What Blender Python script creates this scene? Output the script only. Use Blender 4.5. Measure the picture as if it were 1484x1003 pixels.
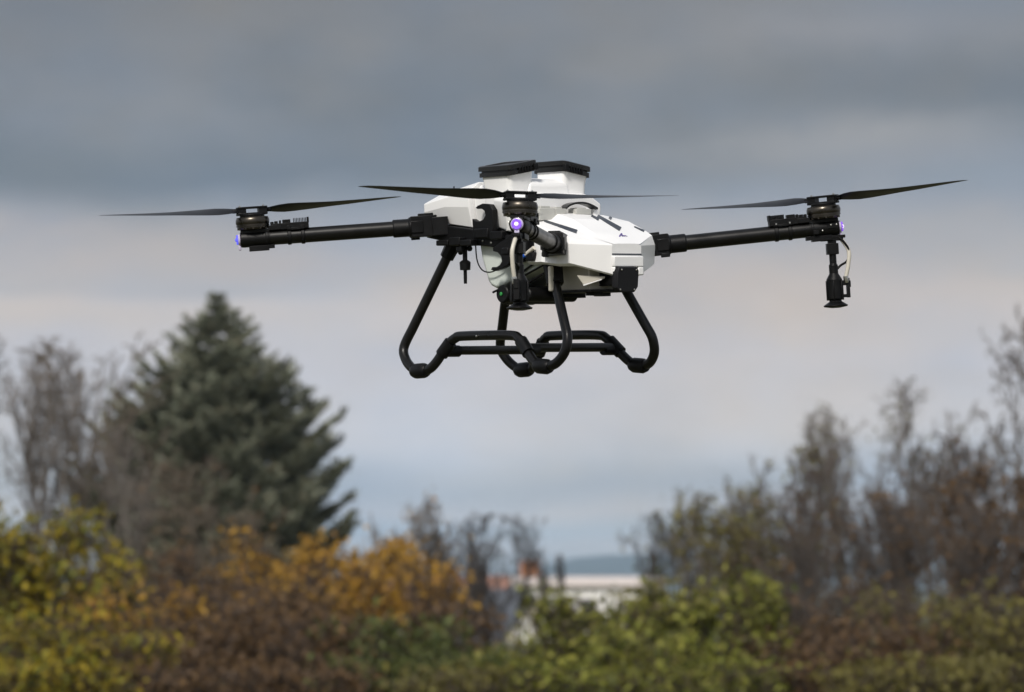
import bpy, bmesh, math, random
import numpy as np
from mathutils import Vector, Matrix

for o in list(bpy.data.objects):
    bpy.data.objects.remove(o)
S = bpy.context.scene
COL = S.collection
R = math.radians

# ------------------------------------------------------------------ camera
FPX, W, H, HOR = 7020.0, 1484.0, 1003.0, 842.0      # focal length in photo pixels, photo size, horizon row
PITCH = math.atan((HOR - H / 2) / FPX)
EYE = Vector((0, 0, 1.6))
cd = bpy.data.cameras.new('camera')
cam = bpy.data.objects.new('camera', cd)
COL.objects.link(cam)
cam.location = EYE
cam.rotation_euler = (math.pi / 2 + PITCH, 0, 0)
cd.sensor_width = 36
cd.lens = FPX / W * 36
cd.clip_start, cd.clip_end = 0.1, 40000
cd.dof.use_dof = True
cd.dof.focus_distance = 11.9
cd.dof.aperture_fstop = 6.3
cd.dof.aperture_blades = 9
S.camera = cam
S.view_settings.view_transform = 'Standard'
S.view_settings.look = 'None'
S.view_settings.exposure = 0
S.cycles.use_denoising = True
S.cycles.max_bounces = 8
S.cycles.transparent_max_bounces = 16
S.cycles.volume_bounces = 0

CF = Vector((0, math.cos(PITCH), math.sin(PITCH)))
CU = Vector((0, -math.sin(PITCH), math.cos(PITCH)))
def ray(px, py):
    return CF + Vector((1, 0, 0)) * ((px - W / 2) / FPX) + CU * ((H / 2 - py) / FPX)
def at(px, py, Y):
    d = ray(px, py)
    return EYE + d * (Y / d.y)

# ------------------------------------------------------------------ sun and sky
SUN_EL, SUN_AZ = 42.0, 16.0        # the sun stands behind the camera, a little to the left
sd = bpy.data.lights.new('sun', 'SUN')
sd.energy = 3.1
sd.angle = R(9)
sd.color = (1.0, 0.955, 0.89)
sun = bpy.data.objects.new('sun', sd)
COL.objects.link(sun)
sdir = Vector((-math.sin(R(SUN_AZ)) * math.cos(R(SUN_EL)), -math.cos(R(SUN_AZ)) * math.cos(R(SUN_EL)), math.sin(R(SUN_EL))))
sun.rotation_euler = sdir.to_track_quat('Z', 'Y').to_euler()
sun.location = (0, 0, 60)

def srgb(r, g, b):
    return tuple(((c / 255) / 12.92 if c / 255 <= .04045 else ((c / 255 + .055) / 1.055) ** 2.4) for c in (r, g, b)) + (1,)

world = bpy.data.worlds.new("World")
S.world = world
world.use_nodes = True
nt = world.node_tree
N, L = nt.nodes, nt.links
N.clear()
def nd(t, **kw):
    n = N.new(t)
    for k, v in kw.items():
        setattr(n, k, v)
    return n
def mth(op, a, b=None, c=None):
    n = nd('ShaderNodeMath', operation=op)
    for i, v in enumerate((a, b, c)):
        if v is None: continue
        if isinstance(v, (int, float)): n.inputs[i].default_value = v
        else: L.new(v, n.inputs[i])
    return n.outputs[0]
out = nd('ShaderNodeOutputWorld')
tc = nd('ShaderNodeTexCoord')
sky = nd('ShaderNodeTexSky', sky_type='NISHITA')
sky.sun_disc = False
sky.sun_elevation = R(SUN_EL)
sky.sun_rotation = R(180 + SUN_AZ)
sky.dust_density = 3.0
bg_sky = nd('ShaderNodeBackground')
bg_sky.inputs['Strength'].default_value = 0.09
L.new(sky.outputs[0], bg_sky.inputs['Color'])
sep = nd('ShaderNodeSeparateXYZ')
L.new(tc.outputs['Generated'], sep.inputs[0])
def noise(sx, sz, scale, detail, rough, off=0.0):
    m = nd('ShaderNodeMapping')
    m.inputs['Scale'].default_value = (sx, sx, sz)
    m.inputs['Location'].default_value = (off, off * .7, off * .3)
    L.new(tc.outputs['Generated'], m.inputs[0])
    n = nd('ShaderNodeTexNoise')
    n.inputs['Scale'].default_value = scale
    n.inputs['Detail'].default_value = detail
    n.inputs['Roughness'].default_value = rough
    L.new(m.outputs[0], n.inputs['Vector'])
    return mth('SUBTRACT', n.outputs['Fac'], 0.5)
n1 = noise(1, 1.9, 7.0, 3, .5, 3.1)      # big cloud banks
n2 = noise(1, 2.4, 22.0, 4, .55, 1.7)    # cloud wisps
n3 = noise(1, 9.0, 20.0, 3, .5, 5.3)     # thin layers
n4 = noise(1, 1.7, 14.0, 4, .5, 8.2)     # puffs
n5 = noise(1, 2.0, 20.0, 3, .5, 11.4)    # warm and cool patches
z = sep.outputs['Z']
def clamp01(v): return mth('MINIMUM', mth('MAXIMUM', v, 0.0), 1.0)
high = clamp01(mth('MULTIPLY', mth('SUBTRACT', z, 0.055), 28.0))
e = mth('SUBTRACT', z, mth('MULTIPLY', mth('MULTIPLY', sep.outputs['X'], 0.075), high))
amp = mth('MINIMUM', mth('MAXIMUM', z, 0.0), 0.10)
e = mth('ADD', e, mth('MULTIPLY', n1, mth('MULTIPLY', amp, 0.26)))
e = mth('ADD', e, mth('MULTIPLY', n2, mth('MULTIPLY', amp, 0.20)))
e = mth('ADD', e, mth('MULTIPLY', n4, mth('MULTIPLY', amp, 0.50)))
e = mth('ADD', e, mth('MULTIPLY', n3, mth('MULTIPLY', amp, mth('SUBTRACT', 0.10, mth('MULTIPLY', high, 0.08)))))
ramp = nd('ShaderNodeValToRGB')
L.new(mth('MULTIPLY', e, 5.0), ramp.inputs[0])
def rampset(r, stops):
    els = r.color_ramp.elements
    while len(els) > 1: els.remove(els[-1])
    els[0].position, els[0].color = stops[0]
    for p, c in stops[1:]:
        k = els.new(p); k.color = c
def yp(py):  # photo row -> ramp position
    return (HOR - py) / FPX * 5.0
rampset(ramp, [
    (0.0, srgb(174, 184, 196)), (yp(795), srgb(186, 187, 194)), (yp(765), srgb(168, 179, 191)),
    (yp(738), srgb(182, 184, 190)), (yp(700), srgb(166, 174, 184)), (yp(660), srgb(182, 187, 195)), (yp(625), srgb(193, 194, 199)),
    (yp(520), srgb(189, 190, 197)), (yp(470), srgb(188, 187, 191)), (yp(430), srgb(187, 185, 188)), (yp(385), srgb(172, 174, 180)), (yp(335), srgb(163, 167, 175)), (yp(290), srgb(150, 156, 166)),
    (yp(245), srgb(133, 141, 151)), (yp(205), srgb(119, 128, 138)), (yp(150), srgb(121, 128, 136)), (yp(70), srgb(127, 132, 139)), (yp(0), srgb(125, 130, 137)),
    (0.72, srgb(150, 155, 163)), (1.0, srgb(190, 193, 198))])
bg_cl = nd('ShaderNodeBackground')
# mottle of the cloud deck
mot = nd('ShaderNodeMix', data_type='RGBA', blend_type='MULTIPLY')
mot.inputs['Factor'].default_value = 1.0
L.new(ramp.outputs[0], mot.inputs['A'])
g = mth('ADD', 1.0, mth('ADD', mth('MULTIPLY', n2, 0.30), mth('MULTIPLY', n4, 0.46)))
cmb = nd('ShaderNodeCombineXYZ')
for i, q_ in enumerate((0.40, 0.10, -0.26)): L.new(mth('ADD', g, mth('MULTIPLY', n5, q_)), cmb.inputs[i])
L.new(cmb.outputs[0], mot.inputs['B'])
# a few sunlit and shaded cloud heaps where they stood, ragged with the same noise
def heap(px, py, wx, wy, col, strength, src):
    dx = mth('DIVIDE', mth('SUBTRACT', mth('ADD', sep.outputs['X'], mth('MULTIPLY', n2, 0.05)), (px - W / 2) / FPX), wx / FPX)
    dz = mth('DIVIDE', mth('SUBTRACT', mth('ADD', z, mth('MULTIPLY', n4, 0.02)), (HOR - py) / FPX), wy / FPX)
    r2 = mth('ADD', mth('MULTIPLY', dx, dx), mth('MULTIPLY', dz, dz))
    f = mth('MULTIPLY', mth('POWER', 2.718, mth('MULTIPLY', r2, -1.0)), mth('MULTIPLY', clamp01(mth('ADD', 0.75, mth('MULTIPLY', n2, 2.2))), strength))
    m = nd('ShaderNodeMix', data_type='RGBA')
    L.new(f, m.inputs['Factor']); L.new(src, m.inputs['A']); m.inputs['B'].default_value = col
    return m.outputs['Result']
c_ = mot.outputs['Result']
c_ = heap(110, 345, 230, 48, srgb(186, 177, 172), .85, c_)
c_ = heap(420, 370, 130, 30, srgb(178, 172, 171), .6, c_)
c_ = heap(240, 405, 200, 14, srgb(158, 164, 174), .55, c_)
c_ = heap(1220, 205, 220, 38, srgb(166, 165, 166), .75, c_)
c_ = heap(1330, 115, 260, 34, srgb(113, 120, 129), .6, c_)
c_ = heap(1250, 40, 230, 34, srgb(143, 145, 151), .6, c_)
c_ = heap(1420, 265, 120, 26, srgb(138, 150, 163), .6, c_)
c_ = heap(1150, 420, 330, 30, srgb(192, 185, 182), .6, c_)
c_ = heap(150, 445, 330, 22, srgb(194, 187, 182), .65, c_)
c_ = heap(60, 250, 300, 50, srgb(112, 123, 133), .6, c_)
c_ = heap(860, 690, 420, 22, srgb(163, 172, 184), .5, c_)
L.new(c_, bg_cl.inputs['Color'])
bg_cl.inputs['Strength'].default_value = 1.09
mixs = nd('ShaderNodeMixShader')
# broken cloud: overhead the blue sky shows between the clouds
cover = mth('SUBTRACT', 1.0, mth('MULTIPLY', mth('MINIMUM', mth('MAXIMUM', mth('MULTIPLY', mth('SUBTRACT', z, 0.2), 3.0), 0.0), 1.0), 0.45))
L.new(cover, mixs.inputs[0])
L.new(bg_sky.outputs[0], mixs.inputs[1])
L.new(bg_cl.outputs[0], mixs.inputs[2])
L.new(mixs.outputs[0], out.inputs['Surface'])

# ------------------------------------------------------------------ helpers
def tag(o, label=None, cat=None, group=None, kind=None):
    if label: o['label'] = label
    if cat: o['category'] = cat
    if group: o['group'] = group
    if kind: o['kind'] = kind
    return o
def empty(name, loc=(0, 0, 0), parent=None):
    o = bpy.data.objects.new(name, None)
    COL.objects.link(o)
    o.location = loc
    o.empty_display_size = .1
    o.parent = parent
    return o

class MB:
    def __init__(s):
        s.v, s.f = [], []
    def add(s, vs, fs, M=None):
        k = len(s.v)
        s.v += [tuple(M @ Vector(p)) if M is not None else tuple(p) for p in vs]
        s.f += [tuple(i + k for i in f) for f in fs]
        return s
    def box(s, c, size, M=None, taper=1.0):
        x, y, z = (q / 2 for q in size)
        vs = []
        for dz, t in ((-z, 1), (z, taper)):
            for dx, dy in ((-x, -y), (x, -y), (x, y), (-x, y)):
                vs.append((c[0] + dx * t, c[1] + dy * t, c[2] + dz))
        return s.add(vs, [(3, 2, 1, 0), (4, 5, 6, 7), (0, 1, 5, 4), (1, 2, 6, 5), (2, 3, 7, 6), (3, 0, 4, 7)], M)
    def loft(s, rings, caps=True, closed=True, M=None):
        n = len(rings[0]); vs = [p for r in rings for p in r]; fs = []
        for i in range(len(rings) - 1):
            for j in range(n if closed else n - 1):
                a, b = i * n + j, i * n + (j + 1) % n
                fs.append((a, b, b + n, a + n))
        if caps:
            fs.append(tuple(range(n))[::-1]); m = (len(rings) - 1) * n
            fs.append(tuple(range(m, m + n)))
        return s.add(vs, fs, M)
    def tube(s, path, r, n=12, caps=True, M=None):
        P = [Vector(p) for p in path]
        rs = r if isinstance(r, (list, tuple)) else [r] * len(P)
        rings = []; ref = None
        for i, p in enumerate(P):
            t = (P[min(i + 1, len(P) - 1)] - P[max(i - 1, 0)]).normalized()
            if ref is None:
                ref = t.orthogonal().normalized()
            ref = (ref - t * ref.dot(t)).normalized()
            b = t.cross(ref)
            rings.append([p + (ref * math.cos(2 * math.pi * k / n) + b * math.sin(2 * math.pi * k / n)) * rs[i] for k in range(n)])
        return s.loft(rings, caps, True, M)
    def lathe(s, prof, n=32, M=None, axis='z', c=(0, 0, 0)):     # profile of (radius, height)
        rings = []
        for r, h in prof:
            ring = []
            for k in range(n):
                a = 2 * math.pi * k / n
                u, v = r * math.cos(a), r * math.sin(a)
                p = {'z': (u, v, h), 'x': (h, u, v), 'y': (v, h, u)}[axis]
                ring.append((p[0] + c[0], p[1] + c[1], p[2] + c[2]))
            rings.append(ring)
        return s.loft(rings, True, True, M)
    def prism(s, poly, vec, M=None):
        v = Vector(vec); a = [Vector(p) for p in poly]
        return s.loft([a, [p + v for p in a]], True, True, M)
    def build(s, name, mat, parent=None, smooth=30, bevel=0, seg=2, hard=False):
        me = bpy.data.meshes.new(name)
        me.from_pydata(s.v, [], s.f)
        bm = bmesh.new(); bm.from_mesh(me)
        bmesh.ops.recalc_face_normals(bm, faces=bm.faces)
        bm.to_mesh(me); bm.free()
        me.materials.append(mat)
        if smooth:
            me.shade_smooth()
            me.set_sharp_from_angle(angle=R(smooth))
        o = bpy.data.objects.new(name, me)
        COL.objects.link(o)
        o.parent = parent
        if bevel:
            b = o.modifiers.new('bevel', 'BEVEL')
            b.width, b.segments, b.limit_method, b.angle_limit = bevel, seg, 'ANGLE', R(28)
            b.harden_normals = bool(hard)
        return o
def catmull(pts, k=6):
    P = [Vector(p) for p in pts]
    P = [P[0] * 2 - P[1]] + P + [P[-1] * 2 - P[-2]]
    r = []
    for i in range(1, len(P) - 2):
        for j in range(k):
            t = j / k
            a, b, c, d = P[i - 1:i + 3]
            r.append(.5 * ((2 * b) + (c - a) * t + (2 * a - 5 * b + 4 * c - d) * t * t + (3 * b - a - 3 * c + d) * t ** 3))
    r.append(P[-2])
    return r
def fillet(pts, rad, k=6):                 # polyline with rounded corners
    P = [Vector(p) for p in pts]; r = [P[0]]
    for i in range(1, len(P) - 1):
        a, b, c = P[i - 1], P[i], P[i + 1]
        q = min(rad, (a - b).length * .48, (c - b).length * .48)
        s0 = b + (a - b).normalized() * q; s1 = b + (c - b).normalized() * q
        for j in range(k + 1):
            t = j / k
            r.append(s0 * (1 - t) ** 2 + b * 2 * t * (1 - t) + s1 * t * t)
    return r + [P[-1]]

# ------------------------------------------------------------------ materials
def material(name, col, rough=.5, metal=0, spec=.5, noise_amt=0.0, noise_scale=30, emit=None, bump=0.0, bump_scale=200, coat=0.0):
    m = bpy.data.materials.new(name); m.use_nodes = True
    t = m.node_tree; b = t.nodes['Principled BSDF']
    c = tuple(col[:3]) + (1,)
    b.inputs['Base Color'].default_value = c
    b.inputs['Roughness'].default_value = rough
    b.inputs['Metallic'].default_value = metal
    b.inputs['Specular IOR Level'].default_value = spec
    b.inputs['Coat Weight'].default_value = coat
    tcn = t.nodes.new('ShaderNodeTexCoord')
    if noise_amt:
        n = t.nodes.new('ShaderNodeTexNoise'); n.inputs['Scale'].default_value = noise_scale; n.inputs['Detail'].default_value = 6
        t.links.new(tcn.outputs['Object'], n.inputs['Vector'])
        r = t.nodes.new('ShaderNodeValToRGB')
        rampset(r, [(.3, tuple(x * (1 - noise_amt) for x in c[:3]) + (1,)), (.7, tuple(min(1, x * (1 + noise_amt)) for x in c[:3]) + (1,))])
        t.links.new(n.outputs['Fac'], r.inputs[0]); t.links.new(r.outputs[0], b.inputs['Base Color'])
        rr = t.nodes.new('ShaderNodeMapRange')
        rr.inputs['To Min'].default_value = max(.05, rough - .12); rr.inputs['To Max'].default_value = min(1, rough + .15)
        t.links.new(n.outputs['Fac'], rr.inputs['Value']); t.links.new(rr.outputs[0], b.inputs['Roughness'])
    if bump:
        n = t.nodes.new('ShaderNodeTexNoise'); n.inputs['Scale'].default_value = bump_scale; n.inputs['Detail'].default_value = 4
        t.links.new(tcn.outputs['Object'], n.inputs['Vector'])
        bp = t.nodes.new('ShaderNodeBump'); bp.inputs['Strength'].default_value = bump; bp.inputs['Distance'].default_value = .001
        t.links.new(n.outputs['Fac'], bp.inputs['Height']); t.links.new(bp.outputs[0], b.inputs['Normal'])
    if emit:
        b.inputs['Emission Color'].default_value = tuple(emit[:3]) + (1,)
        b.inputs['Emission Strength'].default_value = emit[3]
    return m
def leaf_material(name, cols, rough=.6, trans=.25):
    m = bpy.data.materials.new(name); m.use_nodes = True
    t = m.node_tree; b = t.nodes['Principled BSDF']
    gm = t.nodes.new('ShaderNodeNewGeometry'); r = t.nodes.new('ShaderNodeValToRGB')
    k = len(cols)
    rampset(r, [(i / max(1, k - 1), tuple(c) + (1,)) for i, c in enumerate(cols)])
    t.links.new(gm.outputs['Random Per Island'], r.inputs[0])
    t.links.new(r.outputs[0], b.inputs['Base Color'])
    b.inputs['Roughness'].default_value = rough
    b.inputs['Specular IOR Level'].default_value = .25
    tr = t.nodes.new('ShaderNodeBsdfTranslucent'); t.links.new(r.outputs[0], tr.inputs['Color'])
    mx = t.nodes.new('ShaderNodeMixShader'); mx.inputs[0].default_value = trans
    t.links.new(b.outputs[0], mx.inputs[1]); t.links.new(tr.outputs[0], mx.inputs[2])
    t.links.new(mx.outputs[0], t.nodes['Material Output'].inputs['Surface'])
    return m

M_white = material('white_plastic', (.85, .85, .845), .34, noise_amt=.025, noise_scale=9, bump=.05, bump_scale=60)
M_cream = material('cream_plastic', (.50, .475, .41), .42, noise_amt=.04, noise_scale=14)
M_tank = material('translucent_tank', (.63, .68, .64), .38, noise_amt=.06, noise_scale=7)
M_tank.node_tree.nodes['Principled BSDF'].inputs['Subsurface Weight'].default_value = .25
M_tank.node_tree.nodes['Principled BSDF'].inputs['Subsurface Radius'].default_value = (.03, .03, .03)
M_grey = material('grey_plastic', (.46, .46, .43), .5, noise_amt=.05, noise_scale=30)
M_black = material('black_plastic', (.0045, .0045, .005), .42, spec=.22, noise_amt=.25, noise_scale=40, bump=.15, bump_scale=300)
M_lid = material('black_lid', (.007, .0065, .006), .3, spec=.5, noise_amt=.2, noise_scale=30)
M_tube = material('black_tube', (.0045, .0042, .004), .30, spec=.36, noise_amt=.25, noise_scale=26)
M_motor = material('anodised_motor', (.085, .076, .064), .30, metal=1, noise_amt=.2, noise_scale=50)
M_blade = material('carbon_blade', (.004, .0045, .006), .38, spec=.4, noise_amt=.2, noise_scale=18)
M_dark = material('dark_decal', (.03, .037, .05), .4)
M_steel = material('steel', (.62, .61, .58), .3, metal=1)
M_hose = material('pale_hose', (.60, .57, .50), .38, noise_amt=.05)
M_blue = material('blue_fitting', (.02, .12, .6), .4)
M_led = material('violet_lamp', (.16, .08, .42), .2, emit=(.36, .14, 1.0, .55))
M_ledcore = material('lamp_core', (.9, .85, 1), .2, emit=(.85, .68, 1.0, .9))
M_ledblue = material('blue_lamp', (.10, .10, .4), .2, emit=(.12, .13, 1.0, .7))
M_clear = material('clear_plastic', (.55, .5, .68), .12, spec=.8)
M_green = material('green_light', (.03, .25, .06), .3, emit=(.03, .5, .10, .03))
M_logo = material('violet_print', (.10, .07, .25), .5)

# ------------------------------------------------------------------ the drone: frame of reference
YAW, NOSE_DN, LEFT_UP = -49.0, 1.0, 2.1
O = at(780, 330, 12.0)
F = Vector((math.cos(R(YAW)) * math.cos(R(NOSE_DN)), math.sin(R(YAW)) * math.cos(R(NOSE_DN)), -math.sin(R(NOSE_DN))))
LL = Vector((-math.sin(R(YAW)), math.cos(R(YAW)), math.sin(R(LEFT_UP)))).normalized()
LL = (LL - F * LL.dot(F)).normalized()
UU = F.cross(LL)
DM = Matrix(((F.x, LL.x, UU.x, O.x), (F.y, LL.y, UU.y, O.y), (F.z, LL.z, UU.z, O.z), (0, 0, 0, 1)))
DI = DM.inverted()
def proj(p):                                # drone frame -> photo pixel
    d = DM @ Vector(p) - EYE
    return (W / 2 + FPX * d.x / d.dot(CF), H / 2 - FPX * d.dot(CU) / d.dot(CF))
def zz(py, x, y):                           # height in the drone frame of a point over (x, y) seen on row py
    a, b = proj((x, y, 0))[1], proj((x, y, .1))[1]
    return (py - a) / (b - a) * .1
def on(px, py, p0, n):                      # where a sight line meets a plane given in the drone frame
    o = DI @ EYE; d = (DI.to_3x3() @ ray(px, py))
    p0, n = Vector(p0), Vector(n)
    return o + d * ((p0 - o).dot(n) / d.dot(n))
def ony(px, py, y): return on(px, py, (0, y, 0), (0, 1, 0))
def onx(px, py, x): return on(px, py, (x, 0, 0), (1, 0, 0))

drone = empty('spray_drone')
drone.matrix_world = DM
tag(drone, 'white and black four-armed crop spraying drone hovering in the air above the bushes', 'drone')
K = 1 / 585.0                               # metres per photo pixel at the drone

# ---- nose cowl
def section(x, hw, zc, zs, zseam, zlow, zbot, spine, zl=None, hb=None):
    zl = zs if zl is None else zl; hb = hw if hb is None else hb
    Lh = [(-hb + .010, zbot), (-hb, zbot + .006), (-hw, zlow), (-hw, zseam), (-hw + .010, zs), (-spine - .020, zs + (zc - zs) * .45), (-spine, zc)]
    Rh = [(spine, zc), (spine + .020, zl + (zc - zl) * .8), (hw - .010, zl), (hw, zseam), (hw, zlow), (hb, zbot + .006), (hb - .010, zbot)]
    return [(x, y, z_) for y, z_ in Lh + Rh]
cowl = MB()
s_rear = section(.108, .132, zz(309.5, .108, .045), zz(323, .112, -.13), zz(332, .112, -.13), zz(352, .112, -.13), zz(384, .112, -.13), .040, zz(312, .108, .13))
s_mid = section(.185, .146, zz(318, .185, .03), zz(331, .185, -.15), zz(341, .185, -.15), zz(357, .185, -.15), zz(383, .185, -.15), .05, zz(321, .185, .14), .156)
s_back = section(.243, .150, zz(333, .243, 0), zz(340, .243, -.15), zz(350, .243, -.15), zz(358, .243, -.15), zz(386, .243, -.157), .05, zz(335, .243, .14), .157)
s_side = section(.273, .1415, zz(341, .273, 0), zz(345, .273, -.14), zz(353.5, .273, -.1415), zz(359, .273, -.1415), zz(385, .273, -.14), .048, zz(341, .273, .13), .138)
s_front = section(.324, .0485, zz(353, .324, 0), zz(354, .324, -.0475), zz(355.5, .324, -.0475), zz(361, .324, -.0475), zz(401, .324, -.0475), .024, None, .045)
cowl.loft([s_rear, s_mid, s_back, s_side, s_front])
nose = cowl.build('nose_cowl', M_white, drone, smooth=11, bevel=.0045, seg=4, hard=True)

# seam under the lip, lower bumper and prongs round the radar plate
b = MB()
xf = .3225
zA, zB, zC = zz(371, xf, 0), zz(387, xf, 0), zz(399, xf, 0)
b.box((xf + .004, 0, (zA + zB) / 2), (.012, .098, zA - zB))
b.box((xf + .004, .040, (zB + zC) / 2), (.012, .018, zB - zC))
b.box((xf + .004, -.042, (zB + zC) / 2), (.012, .014, zB - zC))
b.build('bumper', M_white, nose, bevel=.003)
b = MB()
b.box((xf + .0012, 0, zA + .004), (.003, .096, .0035))
b.build('bumper_gap', M_dark, nose)
pl = MB()
zc = zz(405, .335, .0)
Mx = Matrix.Translation((.336, -.014, zc)) @ Matrix.Rotation(R(6), 4, 'Y')
pl.loft([[(x_, y_ * s_, z_ * s_) for y_, z_ in ((-.026, -.031), (.024, -.031), (.035, -.018), (.035, .022), (.028, .031), (-.030, .031), (-.035, .018), (-.035, -.020))] for x_, s_ in ((-.012, 1), (.005, 1), (.007, .96))], M=Mx)
radar = pl.build('radar_plate', material('matte_black', (.009, .009, .011), .6, spec=.3, bump=.1), drone, bevel=.0015)
sc = MB()
for y_, z_ in ((-.023, .024), (.025, .024), (-.024, -.024), (.022, -.024)):
    sc.lathe([(.0022, .005), (.0022, .0085), (.0012, .0095)], 10, Mx, 'x', (0, y_, z_))
sc.build('screw', M_steel, radar)
rb = MB(); rb.box((.295, -.014, zc + .008), (.055, .06, .045)); rb.build('radar_mount', M_black, radar, bevel=.003)

# printed stripes and emblem on the cowl: thin decals that follow its top
deps = None
def on_cowl(px, py, lift=.0012):
    bpy.context.view_layer.update()
    o = DI @ EYE; d = (DI.to_3x3() @ ray(px, py)).normalized()
    dg = bpy.context.evaluated_depsgraph_get()
    ok, loc, nor, _ = nose.evaluated_get(dg).ray_cast(o, d)
    return (loc + nor * lift, nor) if ok else (None, None)
def decal(px_pts, name, mat, parent, th=.001):
    a = [on_cowl(*p) for p in px_pts]
    if any(q[0] is None for q in a): return None
    m = MB()
    up = [q[0] for q in a]; dn = [q[0] - q[1] * th * 2.0 for q in a]
    return m.loft([dn, up]).build(name, mat, parent, smooth=0)
def strip(p0, p1, w0, w1, name, mat, k=14, lift=.0014):
    # a printed stripe laid over the cowl between two points, w wide
    d = Vector((p1[0] - p0[0], p1[1] - p0[1])); n = Vector((-d.y, d.x)).normalized()
    rows = []
    for i in range(k + 1):
        t = i / k
        c = Vector(p0) + d * t; w = w0 + (w1 - w0) * t
        q = [on_cowl(*(c + n * w * u), lift) for u in (-1, -.5, 0, .5, 1)]
        if any(p[0] is None for p in q): continue
        rows.append([p[0] for p in q] + [p[0] - p[1] * (lift + .0015) for p in reversed(q)])
    if len(rows) > 1:
        MB().loft(rows).build(name, mat, nose, smooth=0)
strip((789, 320.3), (836, 336.2), 1.4, 2.6, 'stripe', M_dark)
strip((866, 313.2), (899, 332.5), 1.8, 2.9, 'emblem_bar', M_dark)
strip((857, 313.0), (867.5, 318.6), 1.0, 1.6, 'emblem_hook', M_dark, 6, .0020)
strip((879.5, 313.2), (886, 317.6), 1.0, 1.7, 'emblem_hook', M_dark, 6, .0020)
strip((919, 328.8), (937, 337.0), .7, 1.4, 'stripe', M_dark, 5)
# maker's mark: two slanted ticks and a three-letter word
strip((897.6, 343.2), (899.4, 340.2), .9, .8, 'logo_mark', M_logo, 2)
strip((899.4, 339.9), (901.4, 339.2), .9, .9, 'logo_mark', M_logo, 2)
strip((901.4, 340.4), (902.2, 342.4), .6, .5, 'logo_mark', M_logo, 2)
c0, nr = on_cowl(905.6, 343.0, .0011)
c1, _ = on_cowl(908.6, 343.0, .0011)
if c0 is not None and c1 is not None:
    fc = bpy.data.curves.new('logo_word', 'FONT'); fc.body = 'abz'; fc.size = .0135; fc.extrude = .0004; fc.align_x = 'CENTER'
    fc.materials.append(M_logo)
    tmp = bpy.data.objects.new('logo_word', fc); COL.objects.link(tmp)
    bpy.context.view_layer.update()
    wm = bpy.data.meshes.new_from_object(tmp.evaluated_get(bpy.context.evaluated_depsgraph_get()))
    bpy.data.objects.remove(tmp)
    fo = bpy.data.objects.new('logo_word', wm); COL.objects.link(fo); fo.parent = nose
    xa = (c1 - c0).normalized(); za = (nr - xa * nr.dot(xa)).normalized(); ya = za.cross(xa)
    fo.matrix_basis = Matrix(((xa.x, ya.x, za.x, c0.x), (xa.y, ya.y, za.y, c0.y), (xa.z, ya.z, za.z, c0.z), (0, 0, 0, 1)))

# ---- upper hull: the tail fairing and the tank top
def hsec(x, hw, ztop, zsh, zside, zbot, top):
    h = [(-hw + .012, zbot), (-hw, zside), (-hw, zsh), (-top, ztop)]
    return [(x, y, q) for y, q in h] + [(x, -y, q) for y, q in reversed(h)]
tail = MB()
tail.loft([hsec(-.335, .062, zz(290, -.33, 0), zz(294, -.33, -.06), zz(306, -.33, -.06), zz(318, -.33, -.06), .04),
           hsec(-.290, .126, zz(284, -.29, 0), zz(296, -.29, -.125), zz(308, -.29, -.125), zz(320, -.29, -.125), .075),
           hsec(-.200, .134, zz(274, -.20, 0), zz(286, -.20, -.135), zz(300, -.2, -.135), zz(325, -.20, -.135), .085),
           hsec(-.105, .136, zz(264, -.10, -.05), zz(276, -.1, -.135), zz(300, -.1, -.135), zz(330, -.1, -.135), .10)])
tailo = tail.build('tail_cowl', M_white, drone, smooth=12, bevel=.003, seg=3, hard=True)
hull = MB()
hull.loft([hsec(-.103, .122, zz(268, -.1, -.05), zz(284, -.1, -.12), zz(300, -.1, -.12), zz(328, -.1, -.12), .10),
           hsec(-.02, .128, zz(276, -.02, 0), zz(288, -.02, -.125), zz(302, -.02, -.125), zz(330, -.02, -.125), .11),
           hsec(.045, .150, zz(281, .045, .1), zz(293, .045, .15), zz(300, .045, .15), zz(336, .045, -.14), .118),
           hsec(.078, .142, zz(285, .078, .1), zz(296, .078, .14), zz(304, .078, .14), zz(336, .078, -.14), .11)])
hullo = hull.build('tank_top', M_white, drone, smooth=14, bevel=.006, seg=3, hard=True)

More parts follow.
